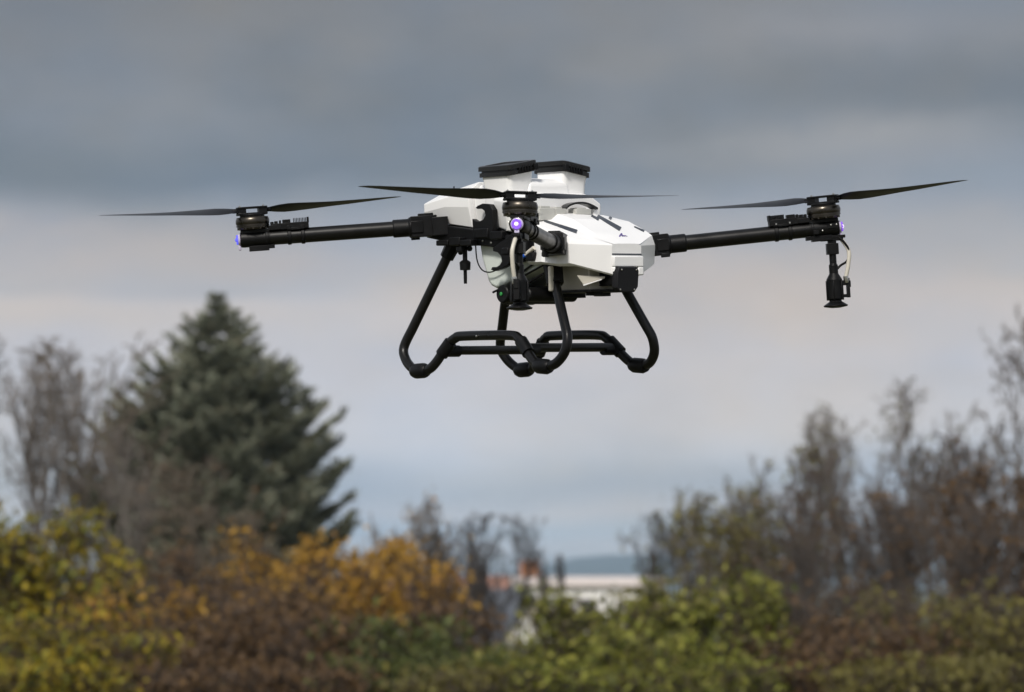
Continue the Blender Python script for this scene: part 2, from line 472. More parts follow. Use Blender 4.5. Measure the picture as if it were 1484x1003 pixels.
# ---- the two filler necks with black lids
def lid(sgn):
    xa_, xb_, ya_, yb_ = -.070, .049, .047, .1335
    T = math.tan(R(9.5))
    zo = zz(254, .048, -.1325)              # lid underside at the outer edge
    def zl(y): return zo + (.1325 - y) * T
    def rr(x0, x1, y0, y1, rad, zf, k=5):
        pts = []
        for cx, cy, a0 in ((x1 - rad, y1 - rad, 0), (x0 + rad, y1 - rad, 90), (x0 + rad, y0 + rad, 180), (x1 - rad, y0 + rad, 270)):
            for j in range(k + 1):
                a = R(a0 + 90 * j / k)
                px_, py_ = cx + rad * math.cos(a), cy + rad * math.sin(a)
                pts.append((px_, sgn * py_, zf(py_)))
        return pts
    nk = MB()
    nk.loft([rr(xa_ + .010, xb_ - .010, ya_ - .004, yb_ - .005, .016, lambda y: zz(296, 0, -.1)),
             rr(xa_ + .008, xb_ - .008, ya_ + .001, yb_ - .005, .014, lambda y: zl(y) - .020),
             rr(xa_ + .004, xb_ - .004, ya_ + .004, yb_ - .003, .012, lambda y: zl(y) + .001)])
    neck = nk.build('filler_neck', M_white, drone, smooth=40)
    ld = MB()
    prof = [(0, .0005), (-.001, -.001), (-.001, .0095), (.0025, .0098), (.0025, .0135), (-.003, .014), (-.003, .0245), (-.001, .0262), (.008, .0262), (.011, .0225)]
    ld.loft([rr(xa_ + e_, xb_ - e_, ya_ + e_, yb_ - e_, .011, (lambda y, h=h_: zl(y) + h)) for e_, h_ in prof])
    lo = ld.build('lid', M_lid, neck, smooth=35)
    rb_ = MB()
    for q in range(5):
        y_ = ya_ + .020 + q * .009
        rb_.box((xb_ + .0015, sgn * y_, zl(y_) + .0105), (.006, .004, .021))
    rb_.box((xb_ + .0015, sgn * (ya_ + .004), zl(ya_ + .002) + .0085), (.01, .012, .017))
    rb_.build('latch', M_black, neck, bevel=.001)
    return neck
lid(-1); lid(1)
# ridge between the necks and the carrying handle
rg = MB(); rg.loft([[(x_, -.075, zz(290, x_, 0)), (x_, -.062, zz(258 + q, x_, 0)), (x_, .062, zz(258 + q, x_, 0)), (x_, .075, zz(290, x_, 0))] for x_, q in ((-.066, 0), (.03, 2), (.044, 9))])
rg.build('tank_ridge', M_white, drone, bevel=.006, seg=3)
hp = [on(px_, py_, (.105, 0, 0), (1, 0, 0)) for px_, py_ in ((816, 304), (822, 299), (832, 296), (843, 296), (853, 299), (862, 304))]
hm = MB(); hc = catmull(hp, 5)
hm.loft([[p + Vector((-.012, 0, 0)), p + Vector((.012, 0, 0)), p + Vector((.012, 0, .005)), p + Vector((-.012, 0, .005))] for p in hc])
hm.build('handle', M_lid, drone, smooth=40)
ht = MB()
for q in (hc[0], hc[-1]):
    ht.box((q.x - .012, q.y, q.z - .008), (.03, .014, .02))
ht.build('handle_bracket', M_white, drone, bevel=.002)
# grey latches behind the cowl
gl = MB()
for y0_, wd, hh, py_ in ((-.075, .052, .030, 311), (-.030, .035, .022, 309), (.045, .05, .014, 307)):
    gl.box((.105, y0_, zz(py_, .105, y0_)), (.03, wd, hh))
    gl.box((.098, y0_, zz(py_, .105, y0_) + hh * .2), (.03, wd * .6, hh))
gl.lathe([(.012, -.02), (.013, -.018), (.013, .016), (.011, .018)], 16, None, 'y', (.108, -.108, zz(309, .108, -.108)))
gl.build('latch_block', M_grey, drone, bevel=.002)

# ---- central frame
fr = MB()
for s_ in (-1, 1):
    fr.prism([(-.27, s_ * .118, zz(322, -.2, -.13)), (-.12, s_ * .118, zz(330, -.1, -.13)), (.12, s_ * .118, zz(345, .12, -.13)), (.25, s_ * .118, zz(366, .22, -.13)), (.25, s_ * .118, zz(381, .22, -.13)),
              (.06, s_ * .118, zz(366, .06, -.13)), (-.02, s_ * .118, zz(358, -.02, -.13)), (-.20, s_ * .118, zz(350, -.2, -.13)), (-.27, s_ * .118, zz(343, -.2, -.13))], (0, s_ * .020, 0))
fr.box((-.22, 0, zz(335, -.22, 0)), (.06, .236, .03))
fr.box((-.02, 0, zz(346, -.02, 0)), (.44, .16, .02))
fr.box((.20, 0, zz(378, .2, 0)), (.06, .236, .02))
frame = fr.build('frame', M_black, drone, bevel=.003)
sw = MB()
for px_, py_ in ((716, 329), (735, 334), (727, 343), (700, 349), (712, 352), (730, 339), (742, 346), (688, 349), (764, 352), (776, 362), (748, 358)):
    p = ony(px_, py_, -.138)
    sw.lathe([(.0026, .002), (.0026, -.002), (.0014, -.003)], 10, None, 'y', tuple(p))
sw.build('screw', M_steel, frame)
# small black gear on the frame side, so that it reads as machinery
gr = MB()
rg_ = random.Random(4)
for px_, py_, w_, h_ in ((722, 341, 22, 12), (741, 349, 16, 16), (758, 356, 18, 18), (700, 338, 26, 14), (770, 372, 14, 12), (752, 372, 16, 16), (738, 364, 12, 10), (680, 352, 20, 9), (664, 350, 20, 12), (668, 361, 10, 9), (645, 352, 22, 8)):
    p = ony(px_, py_, -.146)
    gr.box(tuple(p), (w_ * K * 1.2, .012 + rg_.random() * .02, h_ * K))
gr.build('bracket', M_black, frame, bevel=.0025)

# curled cradles that hold the folded arms
def hook(pts, y0, depth, name='arm_cradle'):
    m = MB(); m.prism([ony(px_, py_, y0) for px_, py_ in pts], (0, depth, 0))
    return m.build(name, M_black, drone, smooth=35, bevel=.0015)
hook([(714, 346), (714, 304), (709, 296), (699, 295), (692, 298), (689, 301), (691, 303), (697, 302), (702, 306), (703, 312), (700, 318), (694, 321), (688, 320), (684, 317), (686, 346)], -.150, .016)
hook([(744, 336), (731, 347), (714, 359), (714, 364), (721, 366), (726, 372), (727, 379), (724, 384), (719, 387), (713, 387), (711, 391), (716, 393), (728, 389), (736, 384), (740, 372), (747, 362), (752, 346)], -.158, .014)

# ---- the lower tank, its pump and hoses
lt = MB()
poly = [ony(px_, py_, -.110) for px_, py_ in ((694, 346), (698, 372), (708, 408), (712, 414), (719, 418), (727, 417), (742, 408), (789, 388), (800, 372), (795, 352))]
def lts(y, sh): 
    c = sum(poly, Vector()) / len(poly)
    return [Vector((c.x + (p.x - c.x) * sh, y, c.z + (p.z - c.z) * sh)) for p in poly]
lt.loft([lts(-.116, .90), lts(-.108, 1), lts(.108, 1), lts(.116, .90)])
tank = lt.build('spray_tank', M_tank, drone, smooth=35, bevel=.004, seg=3)
cp = MB()
for pp in (((742, 409), (790, 383)), ((752, 402), (760, 392), (789, 372)), ((748, 420), (792, 394))):
    cp.tube(catmull([ony(px_, py_, -.122) for px_, py_ in pp], 4), .0028, 8)
cp.build('strap', M_black, tank)
pm = MB()
p = ony(727, 426, -.135)
pm.lathe([(.008, -.034), (.020, -.034), (.023, -.030), (.023, .03), (.018, .034)], 24, None, 'y', (p.x, p.y + .034, p.z))
for px_, py_, r_, ln in ((752, 428, .024, .10), (775, 428, .022, .14), (797, 427, .018, .16)):
    q = ony(px_, py_, -.06)
    pm.lathe([(r_ * .8, -ln / 2), (r_, -ln / 2 + .004), (r_, ln / 2 - .004), (r_ * .8, ln / 2)], 20, None, 'y', tuple(q))
pm.box((.06, -.02, zz(424, .06, -.06)), (.16, .1, .03))
pm.tube([ony(714, 424, -.14), ony(722, 420, -.135)], .003, 8)
pump = pm.build('pump', M_black, drone, bevel=.002)
gd = MB(); gd.lathe([(.0046, 0), (.0046, -.002), (.003, -.003)], 16, None, 'y', (p.x, p.y - .001, p.z)); gd.build('status_light', M_green, pump)
# cable hanging behind the rear leg
cb = MB()
cb.tube(catmull([ony(px_, py_, -.13) for px_, py_ in ((689, 352), (691, 375), (696, 388), (704, 394), (716, 393), (735, 382), (748, 373))], 6), .0017, 8)
cb.build('cable', M_black, drone)
# drain cock under the rear frame
dk = MB()
q = ony(674, 378, -.13)
dk.lathe([(.004, -.045), (.0045, -.030), (.0045, -.012), (.013, -.011), (.014, .008), (.010, .012), (.006, .014), (.006, .05), (.011, .052), (.011, .062), (.006, .064), (.006, .09)], 14, None, 'z', (q.x, q.y, q.z - .012))
dk.lathe([(.003, -.02), (.003, .02)], 10, None, 'x', (q.x, q.y, q.z + .03))
dk.lathe([(.005, .013), (.007, .015), (.007, .021), (.005, .023)], 12, None, 'x', (q.x, q.y, q.z + .03))
dk.lathe([(.005, -.013), (.007, -.015), (.007, -.019), (.005, -.021)], 12, None, 'x', (q.x, q.y, q.z + .022))
dk.build('drain_cock', M_black, drone)
bf = MB(); a_, b_ = ony(758, 372, -.15), ony(770, 362, -.15); bf.tube([a_, a_.lerp(b_, .3)], .0055, 12); bf.build('hose_ring', M_blue, drone)
bf = MB(); bf.tube([a_.lerp(b_, .31), b_.lerp(a_, -.3)], .0048, 12); bf.build('hose_stub', M_hose, drone)

# cream tray under the nose and the open service flap
ty = MB()
zt, zb_ = zz(384, .2, 0), zz(421, .2, -.10)
ty.box((.205, .0, (zt + zb_) / 2), (.13, .15, zt - zb_), taper=1.06)
p = ony(794, 404, -.152); ty.box((p.x, p.y + .01, p.z), (.010, .012, 36 * K))
tray = ty.build('tray', M_cream, drone, bevel=.003)
rl = MB(); rl.box((.215, -.02, zb_ - .003), (.14, .13, .006)); rl.box((.26, -.05, zb_ - .008), (.03, .03, .012)); rl.box((.20, .03, zb_ - .008), (.03, .03, .012)); rl.build('tray_rail', M_black, tray, bevel=.001)
fl = MB()
A = [on(px_, py_, (.262, -.11, 0), (.83, -.56, .0)) for px_, py_ in ((836, 399), (845, 412.5), (847, 413.5), (877, 403.5), (877, 400.5))]
fl.prism(A, (-.010, .006, 0)); flap = fl.build('service_flap', M_cream, drone, bevel=.002)
fl = MB(); A = [on(px_, py_, (.266, -.11, 0), (.83, -.56, .0)) for px_, py_ in ((844, 412.8), (846, 414.2), (872, 405.6), (872, 404.4))]
fl.prism(A, (.003, -.002, 0)); fl.build('flap_edge', M_white, flap)

# ---- thin whip antenna on the tail
an = MB(); an.tube(catmull([ony(px_, py_, -.10) for px_, py_ in ((658, 270), (657.5, 280), (656, 288), (652, 295))], 5), .0016, 8)
an.build('antenna', M_black, drone)

# ---- landing gear: two bent skids joined by cross bars
def skid_plane(px, py, s_=-1):
    z0 = -.06; y0, k = -.104, .235
    p = on(px, py, (0, y0, z0), (0, 1, -k))
    return p
SK = [(657, 354), (600, 472), (585.5, 503), (588, 521), (598, 534), (609, 538), (622, 535), (633, 524), (649, 500), (660, 490), (672, 487), (738, 486), (752, 491), (762, 507), (773, 523), (782, 530), (790, 531), (805, 527), (818, 511), (822.5, 490), (819, 472), (802, 398)]
skp = [skid_plane(*p) for p in SK]
path = catmull(skp[1:-1], 5)
path = [skp[0]] + path + [skp[-1]]
def mir(p): return Vector((p.x, -p.y, p.z))
def add_skid(m_):
    xr_ = skid_plane(609, 537.5).x
    f_ = (lambda p: Vector((xr_ + (p.x - xr_) * .935, -p.y, p.z))) if m_ else (lambda p: p)
    t_ = MB(); t_.tube([f_(p) for p in path], 7.1 * K, 16)
    so = t_.build('skid', M_tube, drone, smooth=60)
    for px_, py_, n_ in ((609, 537.5, 5), (787, 531, 16)):
        c_ = f_(skid_plane(px_, py_))
        d_ = (f_(skid_plane(px_ + 6, py_ + (-1.5 if px_ < 700 else 0))) - f_(skid_plane(px_ - 6, py_ + (-.5 if px_ < 700 else -1)))).normalized()
        q_ = MB(); rr_ = 11.2 * K; ln = 16 * K
        q_.tube([c_ - d_ * ln, c_ - d_ * ln * .95, c_ - d_ * ln * .55, c_ + d_ * ln * .55, c_ + d_ * ln * .95, c_ + d_ * ln], [rr_ * .72, rr_ * .78, rr_, rr_, rr_ * .78, rr_ * .72], 14)
        q_.build('foot', M_black, so, smooth=35)
    for a_, b_ in (((640, 514), (653, 496)), ((755, 494), (766, 512))):
        q_ = MB(); A_, B_ = f_(skid_plane(*a_)), f_(skid_plane(*b_)); q_.tube([A_, B_], 9.6 * K, 14)
        mid = (A_ + B_) / 2
        inw = Vector((0, -1 if m_ else 1, 0))
        q_.tube([mid - Vector((0, 0, 4 * K)), mid + inw * .04 - Vector((0, 0, 4 * K))], 8.6 * K, 14)
        q_.build('clamp', M_black, so, smooth=35)
    # leg sockets
    for a_, b_, r_ in (((659, 350), (647, 374), 10.5), ((801, 384), (805, 412), 12.5)):
        q_ = MB(); q_.tube([f_(skid_plane(*a_)), f_(skid_plane(*b_))], [r_ * 1.15 * K, r_ * K], 8)
        q_.build('leg_socket', M_black, so, smooth=20, bevel=.002)
    return so
add_skid(False); add_skid(True)
for px_, py_ in ((647, 508), (760, 504)):
    p = skid_plane(px_, py_)
    t_ = MB(); t_.tube([p, Vector((skid_plane(609, 537.5).x + (p.x - skid_plane(609, 537.5).x) * .935, -p.y, p.z))], 6.6 * K, 14); t_.build('cross_bar', M_tube, drone, smooth=60)
sc = MB(); p = skid_plane(697, 487); sc.lathe([(.0026, -.013), (.0026, -.0155), (.0015, -.016)], 10, None, 'y', tuple(p)); sc.build('rivet', M_steel, drone)

# ---- arms: one set of meshes, placed four times
ZR = {1: -.0535, -1: .0105}
def arm_frame(sx, sy):
    m_ = Vector((sx * .505, sy * .501, -.0145 - (.006 if (sx, sy) == (1, -1) else 0))); r_ = Vector((sx * .24, sy * .155, ZR[sx]))
    x_ = (m_ - r_).normalized(); z_ = Vector((0, 0, 1)); z_ = (z_ - x_ * z_.dot(x_)).normalized(); y_ = z_.cross(x_)
    return Matrix(((x_.x, y_.x, z_.x, m_.x), (x_.y, y_.y, z_.y, m_.y), (x_.z, y_.z, z_.z, m_.z), (0, 0, 0, 1))), (m_ - r_).length
_, LEN = arm_frame(1, 1)
a_tube = MB().lathe([(.017, -LEN + .02), (.0188, -LEN + .022), (.0188, .01)], 28, None, 'x')
a_tube = a_tube.build('arm', M_tube, drone, smooth=40)
tmpl = {}
# sleeve at the tip with the lower mount
m_ = MB()
m_.lathe([(.016, .034), (.0195, .032), (.0205, .026), (.0205, -.030), (.0215, -.0305), (.0215, -.036), (.0205, -.0365), (.0205, -.041)], 28, None, 'x')
m_.box((-.004, 0, .0185), (.072, .034, .008)); m_.box((-.012, 0, -.0245), (.050, .028, .013)); m_.box((-.020, 0, -.0215), (.062, .022, .010))
m_.box((.012, -.016, .004), (.02, .012, .012)); m_.box((-.026, -.019, -.008), (.014, .008, .010))
tmpl['sleeve'] = m_.build('sleeve', M_black, a_tube, smooth=35, bevel=.0012)
m_ = MB()
for x_ in (-.03, -.01, .012, .026): m_.lathe([(.002, -.0205), (.002, -.0222), (.001, -.0228)], 8, None, 'y', (x_, 0, .006 if x_ > 0 else -.006))
tmpl['sleeve_bolt'] = m_.build('bolt', M_steel, a_tube)
# motor can
m_ = MB()
m_.lathe([(.026, .022), (.035, .0235), (.0395, .0275), (.0395, .0310), (.0415, .0312), (.0415, .0345), (.0402, .0348), (.0402, .0362), (.0412, .0365), (.0420, .0395), (.0423, .0432), (.0420, .0470), (.0412, .0500), (.0400, .0520), (.0400, .0540), (.030, .0555)], 40)
for k_ in range(12):
    a_ = k_ * math.pi / 6; m_.box((.037 * math.cos(a_), .037 * math.sin(a_), .0265), (.004, .004, .006))
tmpl['motor'] = m_.build('motor', M_motor, a_tube, smooth=22)
m_ = MB()
for k_ in range(12):
    a_ = (k_ + .5) * math.pi / 6; m_.lathe([(.0018, .0235), (.0018, .0225)], 8, Matrix.Translation((.037 * math.cos(a_), .037 * math.sin(a_), .003)))
tmpl['motor_bolt'] = m_.build('bolt', M_motor, a_tube)
# speed controller with cooling fins
m_ = MB()
m_.box((-.092, 0, .0255), (.094, .034, .016)); m_.box((-.053, 0, .024), (.03, .036, .012))
for k_ in range(9): m_.box((-.102 - k_ * .0038, 0, .0372), (.0016, .032, .014))
m_.box((-.084, 0, .0365), (.02, .030, .011)); m_.box((-.068, 0, .036), (.005, .03, .010)); m_.box((-.058, 0, .035), (.009, .03, .009)); m_.lathe([(.0045, .030), (.0045, .0385), (.003, .0395)], 12, Matrix.Translation((-.048, -.008, 0)))
m_.box((-.1375, 0, .038), (.005, .034, .014))
for x_ in (-.089, -.123):
    m_.box((x_, 0, .021), (.010, .042, .010)); m_.lathe([(.0195, x_ - .005), (.0212, x_ - .004), (.0212, x_ + .004), (.0195, x_ + .005)], 24, None, 'x')
m_.box((-.106, 0, .018), (.03, .040, .006))
tmpl['esc'] = m_.build('speed_controller', M_black, a_tube, smooth=30, bevel=.0008)
m_ = MB()
for x_ in (-.089, -.123): m_.lathe([(.0022, -.0225), (.0022, -.0195), ], 8, None, 'y', (x_, 0, .022))
tmpl['esc_bolt'] = m_.build('bolt', M_steel, a_tube)
# root: collar, folding block
m_ = MB()
m_.lathe([(.0205, -LEN + .090), (.0225, -LEN + .088), (.0225, -LEN + .050), (.026, -LEN + .048), (.026, -LEN + .026), (.0225, -LEN + .024), (.0225, -LEN - .0)], 24, None, 'x')
m_.box((-LEN + .012, 0, .001), (.066, .052, .052)); m_.box((-LEN - .028, 0, -.002), (.04, .066, .046)); m_.box((-LEN + .006, 0, .028), (.038, .03, .010))
m_.box((-LEN + .034, -.020, -.026), (.022, .014, .01)); m_.box((-LEN + .03, .026, 0), (.03, .008, .03)); m_.box((-LEN + .03, -.026, 0), (.03, .008, .03))
tmpl['root'] = m_.build('folding_joint', M_black, a_tube, smooth=35, bevel=.004)
# tip lamp
m_ = MB(); m_.lathe([(.0150, .034), (.0155, .036), (.0140, .0385), (.009, .040)], 20, None, 'x'); tmpl['lens'] = m_.build('lamp_housing', M_clear, a_tube, smooth=40)
m_ = MB()
for k_ in range(8):
    a_ = k_ * math.pi / 4; m_.box((.0415, .0098 * math.cos(a_), .0098 * math.sin(a_)), (.004, .0042, .0042))
m_.lathe([(.0122, .0395), (.0122, .0412), (.0104, .0412)], 20, None, 'x')
tmpl['lamp'] = m_.build('lamp', M_led, a_tube, smooth=30)
m_ = MB(); m_.lathe([(.0048, .040), (.0048, .0445), (.0032, .0462), (.001, .0468)], 14, None, 'x'); tmpl['core'] = m_.build('lamp_core', M_ledcore, a_tube, smooth=50)
m_ = MB(); m_.box((.036, 0, -.020), (.006, .012, .014)); tmpl['tab'] = m_.build('lamp_tab', M_clear, a_tube, bevel=.002)
# spray nozzle, hung under the tips of the two front arms
m_ = MB()
T_ = Matrix.Translation((.014, 0, 0)) @ Matrix.Rotation(R(2.5), 4, 'Y') @ Matrix.Diagonal((1, 1, .94, 1))
q = K
m_.box((-.006, 0, -12 * q - .004), (46 * q, .020, .008), T_); m_.box((0, 0, -16 * q - .003), (32 * q, .018, .010), T_)
m_.box((0, 0, -24 * q), (12 * q, .016, 10 * q), T_)
m_.box((0, 0, -33 * q), (17 * q, .026, 17 * q), T_)
m_.lathe([(5.2 * q, -38 * q), (5.2 * q, -56 * q), (6.6 * q, -58 * q), (6.6 * q, -71 * q), (11.6 * q, -80 * q), (11.6 * q, -110 * q), (9 * q, -112 * q), (9 * q, -114 * q), (18 * q, -120 * q), (17 * q, -122 * q), (6 * q, -124 * q)], 24, T_)
for k_ in range(6):
    a_ = k_ * math.pi / 3 + .3; m_.lathe([(.0022, -82 * q), (.0022, -112 * q)], 8, T_ @ Matrix.Translation((12.6 * q * math.cos(a_), 12.6 * q * math.sin(a_), 0)))
m_.box((14 * q, .0, -86 * q), (8 * q, .014, 8 * q), T_); m_.box((14 * q, .0, -106 * q), (8 * q, .014, 5 * q), T_); m_.box((19.5 * q, 0, -94 * q), (5 * q, .014, 30 * q), T_); m_.box((22.5 * q, 0, -88 * q), (2 * q, .010, 10 * q), T_)
tmpl['nozzle'] = m_.build('spray_nozzle', M_black, a_tube, smooth=30, bevel=.0008)
m_ = MB(); m_.tube(catmull([(.026, 0, -11 * q), (.040, -.004, -22 * q), (.051, -.008, -37 * q), (.046, -.008, -56 * q), (.037, -.006, -74 * q)], 6), .0052, 10)
tmpl['hose'] = m_.build('hose', M_hose, a_tube, smooth=60)
m_ = MB(); m_.lathe([(.0064, -72 * q), (.0064, -79 * q), (.005, -82 * q)], 12, Matrix.Translation((.037, -.006, 0))); tmpl['ferrule'] = m_.build('hose_ferrule', M_steel, a_tube)
m_ = MB(); m_.tube(catmull([(.024, -.006, -12 * q), (.040, -.010, -22 * q), (.051, -.010, -36 * q), (.045, -.006, -50 * q), (.028, 0, -56 * q), (.016, 0, -62 * q)], 6), .0030, 8)
tmpl['cable'] = m_.build('cable', M_black, a_tube, smooth=60)

ARMS = [(1, 1, 'right'), (1, -1, 'camera'), (-1, -1, 'left'), (-1, 1, 'back')]
for i, (sx, sy, nm) in enumerate(ARMS):
    Mx_, ln_ = arm_frame(sx, sy)
    if i == 0:
        a0 = a_tube; a0.matrix_basis = Mx_
        continue
    a1 = a_tube.copy(); COL.objects.link(a1); a1.parent = drone; a1.matrix_basis = Mx_
    for key, o_ in tmpl.items():
        if key in ('nozzle', 'hose', 'ferrule', 'cable') and sx < 0: continue
        if key == 'tab' and nm != 'camera' and sx > 0: continue
        c_ = o_.copy(); COL.objects.link(c_); c_.parent = a1
        if key in ('lamp', 'core') and nm == 'left':
            c_.data = o_.data.copy(); c_.data.materials.clear(); c_.data.materials.append(M_ledblue)

# ---- propellers: a hub block and two twisted blades
RAD = 226 * K
def blade_mesh(sgn, mbx):
    secs = [(.085, .016, 26, 0, .10), (.12, .022, 26, 0, .3), (.17, .040, 22, .002, .16), (.23, .056, 19, .003, .10), (.30, .060, 16.5, .003, .085), (.40, .056, 14, .002, .08), (.52, .049, 11.5, .001, .075),
            (.65, .044, 10, 0, .07), (.78, .035, 8.5, -.001, .07), (.88, .027, 7.5, -.003, .07), (.95, .019, 7, -.006, .07), (.985, .010, 7, -.010, .08), (1.0, .004, 7, -.013, .1)]
    rings = []
    for r_, c_, tw, sw_, th in secs:
        x_ = r_ * RAD; z0 = .012 * r_ ** 1.9
        ring = []
        for u, v in ((-.55, 0), (-.3, .4), (0, .62), (.25, .6), (.42, .3), (.45, 0), (.3, -.18), (0, -.2), (-.3, -.08)):
            yy, zv = u * c_ + sw_, v * c_ * th
            a_ = R(tw)
            ring.append((x_, sgn * (yy * math.cos(a_) - zv * math.sin(a_)), yy * math.sin(a_) + zv * math.cos(a_) + z0))
        rings.append(ring)
    mbx.loft(rings)
    return mbx
hb = MB()
q = K
hb.lathe([(.030, 0), (.031, .002), (.031, .008), (.020, .010)], 28)
hb.box((0, 0, .009), (44 * q, .030, .006)); hb.box((0, 0, .0245), (44 * q, .030, .005))
for s_ in (-1, 1):
    hb.box((s_ * 15.5 * q, 0, .0165), (12 * q, .026, .016)); hb.lathe([(.0095, .008), (.0095, .026)], 16, Matrix.Translation((s_ * 17.5 * q, 0, 0)))
    hb.tube([(s_ * 20 * q, 0, .018), (s_ * 29 * q, 0, .018)], .006, 10)
hub = hb.build('propeller', M_black, drone, smooth=35, bevel=.0012)
hubbolts = [MB().lathe([(.0028, .026), (.0028, .030), (.0015, .031)], 10, Matrix.Translation((s_ * 17.5 * q, 0, 0))).build('bolt', M_steel, hub) for s_ in (-1, 1)]
bl_ccw = blade_mesh(1, MB()).build('blade', M_blade, hub, smooth=60)
bl_cw = blade_mesh(-1, MB()).build('blade', M_blade, hub, smooth=60)
# world heading of the +x blade of each propeller (degrees, 0 = to the right, + = away from the camera)
TILT = {'right': .018}
HEAD = {'left': 14, 'camera': 16, 'right': -29, 'back': 78}
for i, (sx, sy, nm) in enumerate(ARMS):
    Mx_, _ = arm_frame(sx, sy)
    z_ = (Mx_.to_3x3().col[2] + (DI.to_3x3() @ Vector((1, 0, 0))) * TILT.get(nm, 0)).normalized()
    h_ = R(HEAD[nm]); d_ = DI.to_3x3() @ Vector((math.cos(h_), math.sin(h_), 0))
    x_ = (d_ - z_ * d_.dot(z_)).normalized(); y_ = z_.cross(x_)
    c_ = Mx_.translation + z_ * .0535
    PM = Matrix(((x_.x, y_.x, z_.x, c_.x), (x_.y, y_.y, z_.y, c_.y), (x_.z, y_.z, z_.z, c_.z), (0, 0, 0, 1)))
    if i == 0: ho = hub
    else:
        ho = hub.copy(); COL.objects.link(ho); ho.parent = drone
        for hb_ in hubbolts:
            c2 = hb_.copy(); COL.objects.link(c2); c2.parent = ho
    ho.matrix_basis = PM
    src = bl_cw if nm in ('left', 'right') else bl_ccw
    for j in range(2):
        if i == 0 and j == 0:
            bo = src
        elif nm == 'camera' and j == 0:
            bo = bl_ccw
        else:
            bo = src.copy(); COL.objects.link(bo)
        bo.parent = ho
        bo.matrix_basis = Matrix.Translation((0, 0, .018)) @ Matrix.Rotation(math.pi * j, 4, 'Z')

# ------------------------------------------------------------------ ground and hills
def gz(y):
    t = min(1, max(0, (y - 128) / 85)); t = t * t * (3 - 2 * t)
    return -9.5 * t
ys = [-400, -100, -20, 0, 20, 40, 60, 80, 100, 115] + list(range(125, 221, 6)) + [240, 280, 340, 420, 550, 750, 1000, 1400, 2000, 3000, 4500, 7000, 12000]
xs = [-6000, -2500, -900, -300, -120, -60, -30, -15, -5, 5, 15, 30, 60, 120, 300, 900, 2500, 6000]
gm = MB(); nx = len(xs)
gm.add([(x, y, gz(y)) for y in ys for x in xs], [(j * nx + i, j * nx + i + 1, (j + 1) * nx + i + 1, (j + 1) * nx + i) for j in range(len(ys) - 1) for i in range(nx - 1)])
M_ground = material('autumn_grass', (.075, .072, .030), .9, noise_amt=.45, noise_scale=.35)
ground = gm.build('ground', M_ground, None, smooth=80)
tag(ground, kind='structure')
rn = random.Random(11)
hm = MB(); rows = []
hx = [-2600 + i * 40 for i in range(131)]
def ridge(x):
    # crest over the gap, falling away to the left
    c = 108 * (870 - 742) / 128.0
    v = 29 * math.exp(-((x - 120) / (110 if x < 120 else 420)) ** 2) + 20 * math.exp(-((x - 900) / 500) ** 2) + 7 * math.exp(-((x + 700) / 600) ** 2)
    return v + 1.5 * math.sin(x / 70) + 1.0 * math.sin(x / 31 + 1)
for k_, (yy, f_) in enumerate(((7200, 0), (7800, .45), (8400, .8), (9000, 1), (9600, .7), (10500, 0))):
    rows.append([(x * 1.52, yy, -9.8 + (ridge(x) * 1.52 + 10.5) * f_ + (rn.random() - .5) * 1.5 * f_) for x in hx])
hm.loft(rows, caps=False, closed=False)
hills = hm.build('hills', material('wooded_hill_haze_tint', (.028, .042, .05), .95, noise_amt=.3, noise_scale=.01), None, smooth=80)  # dark woods, with some of the blue of distance haze put into the base colour
tag(hills, kind='structure')

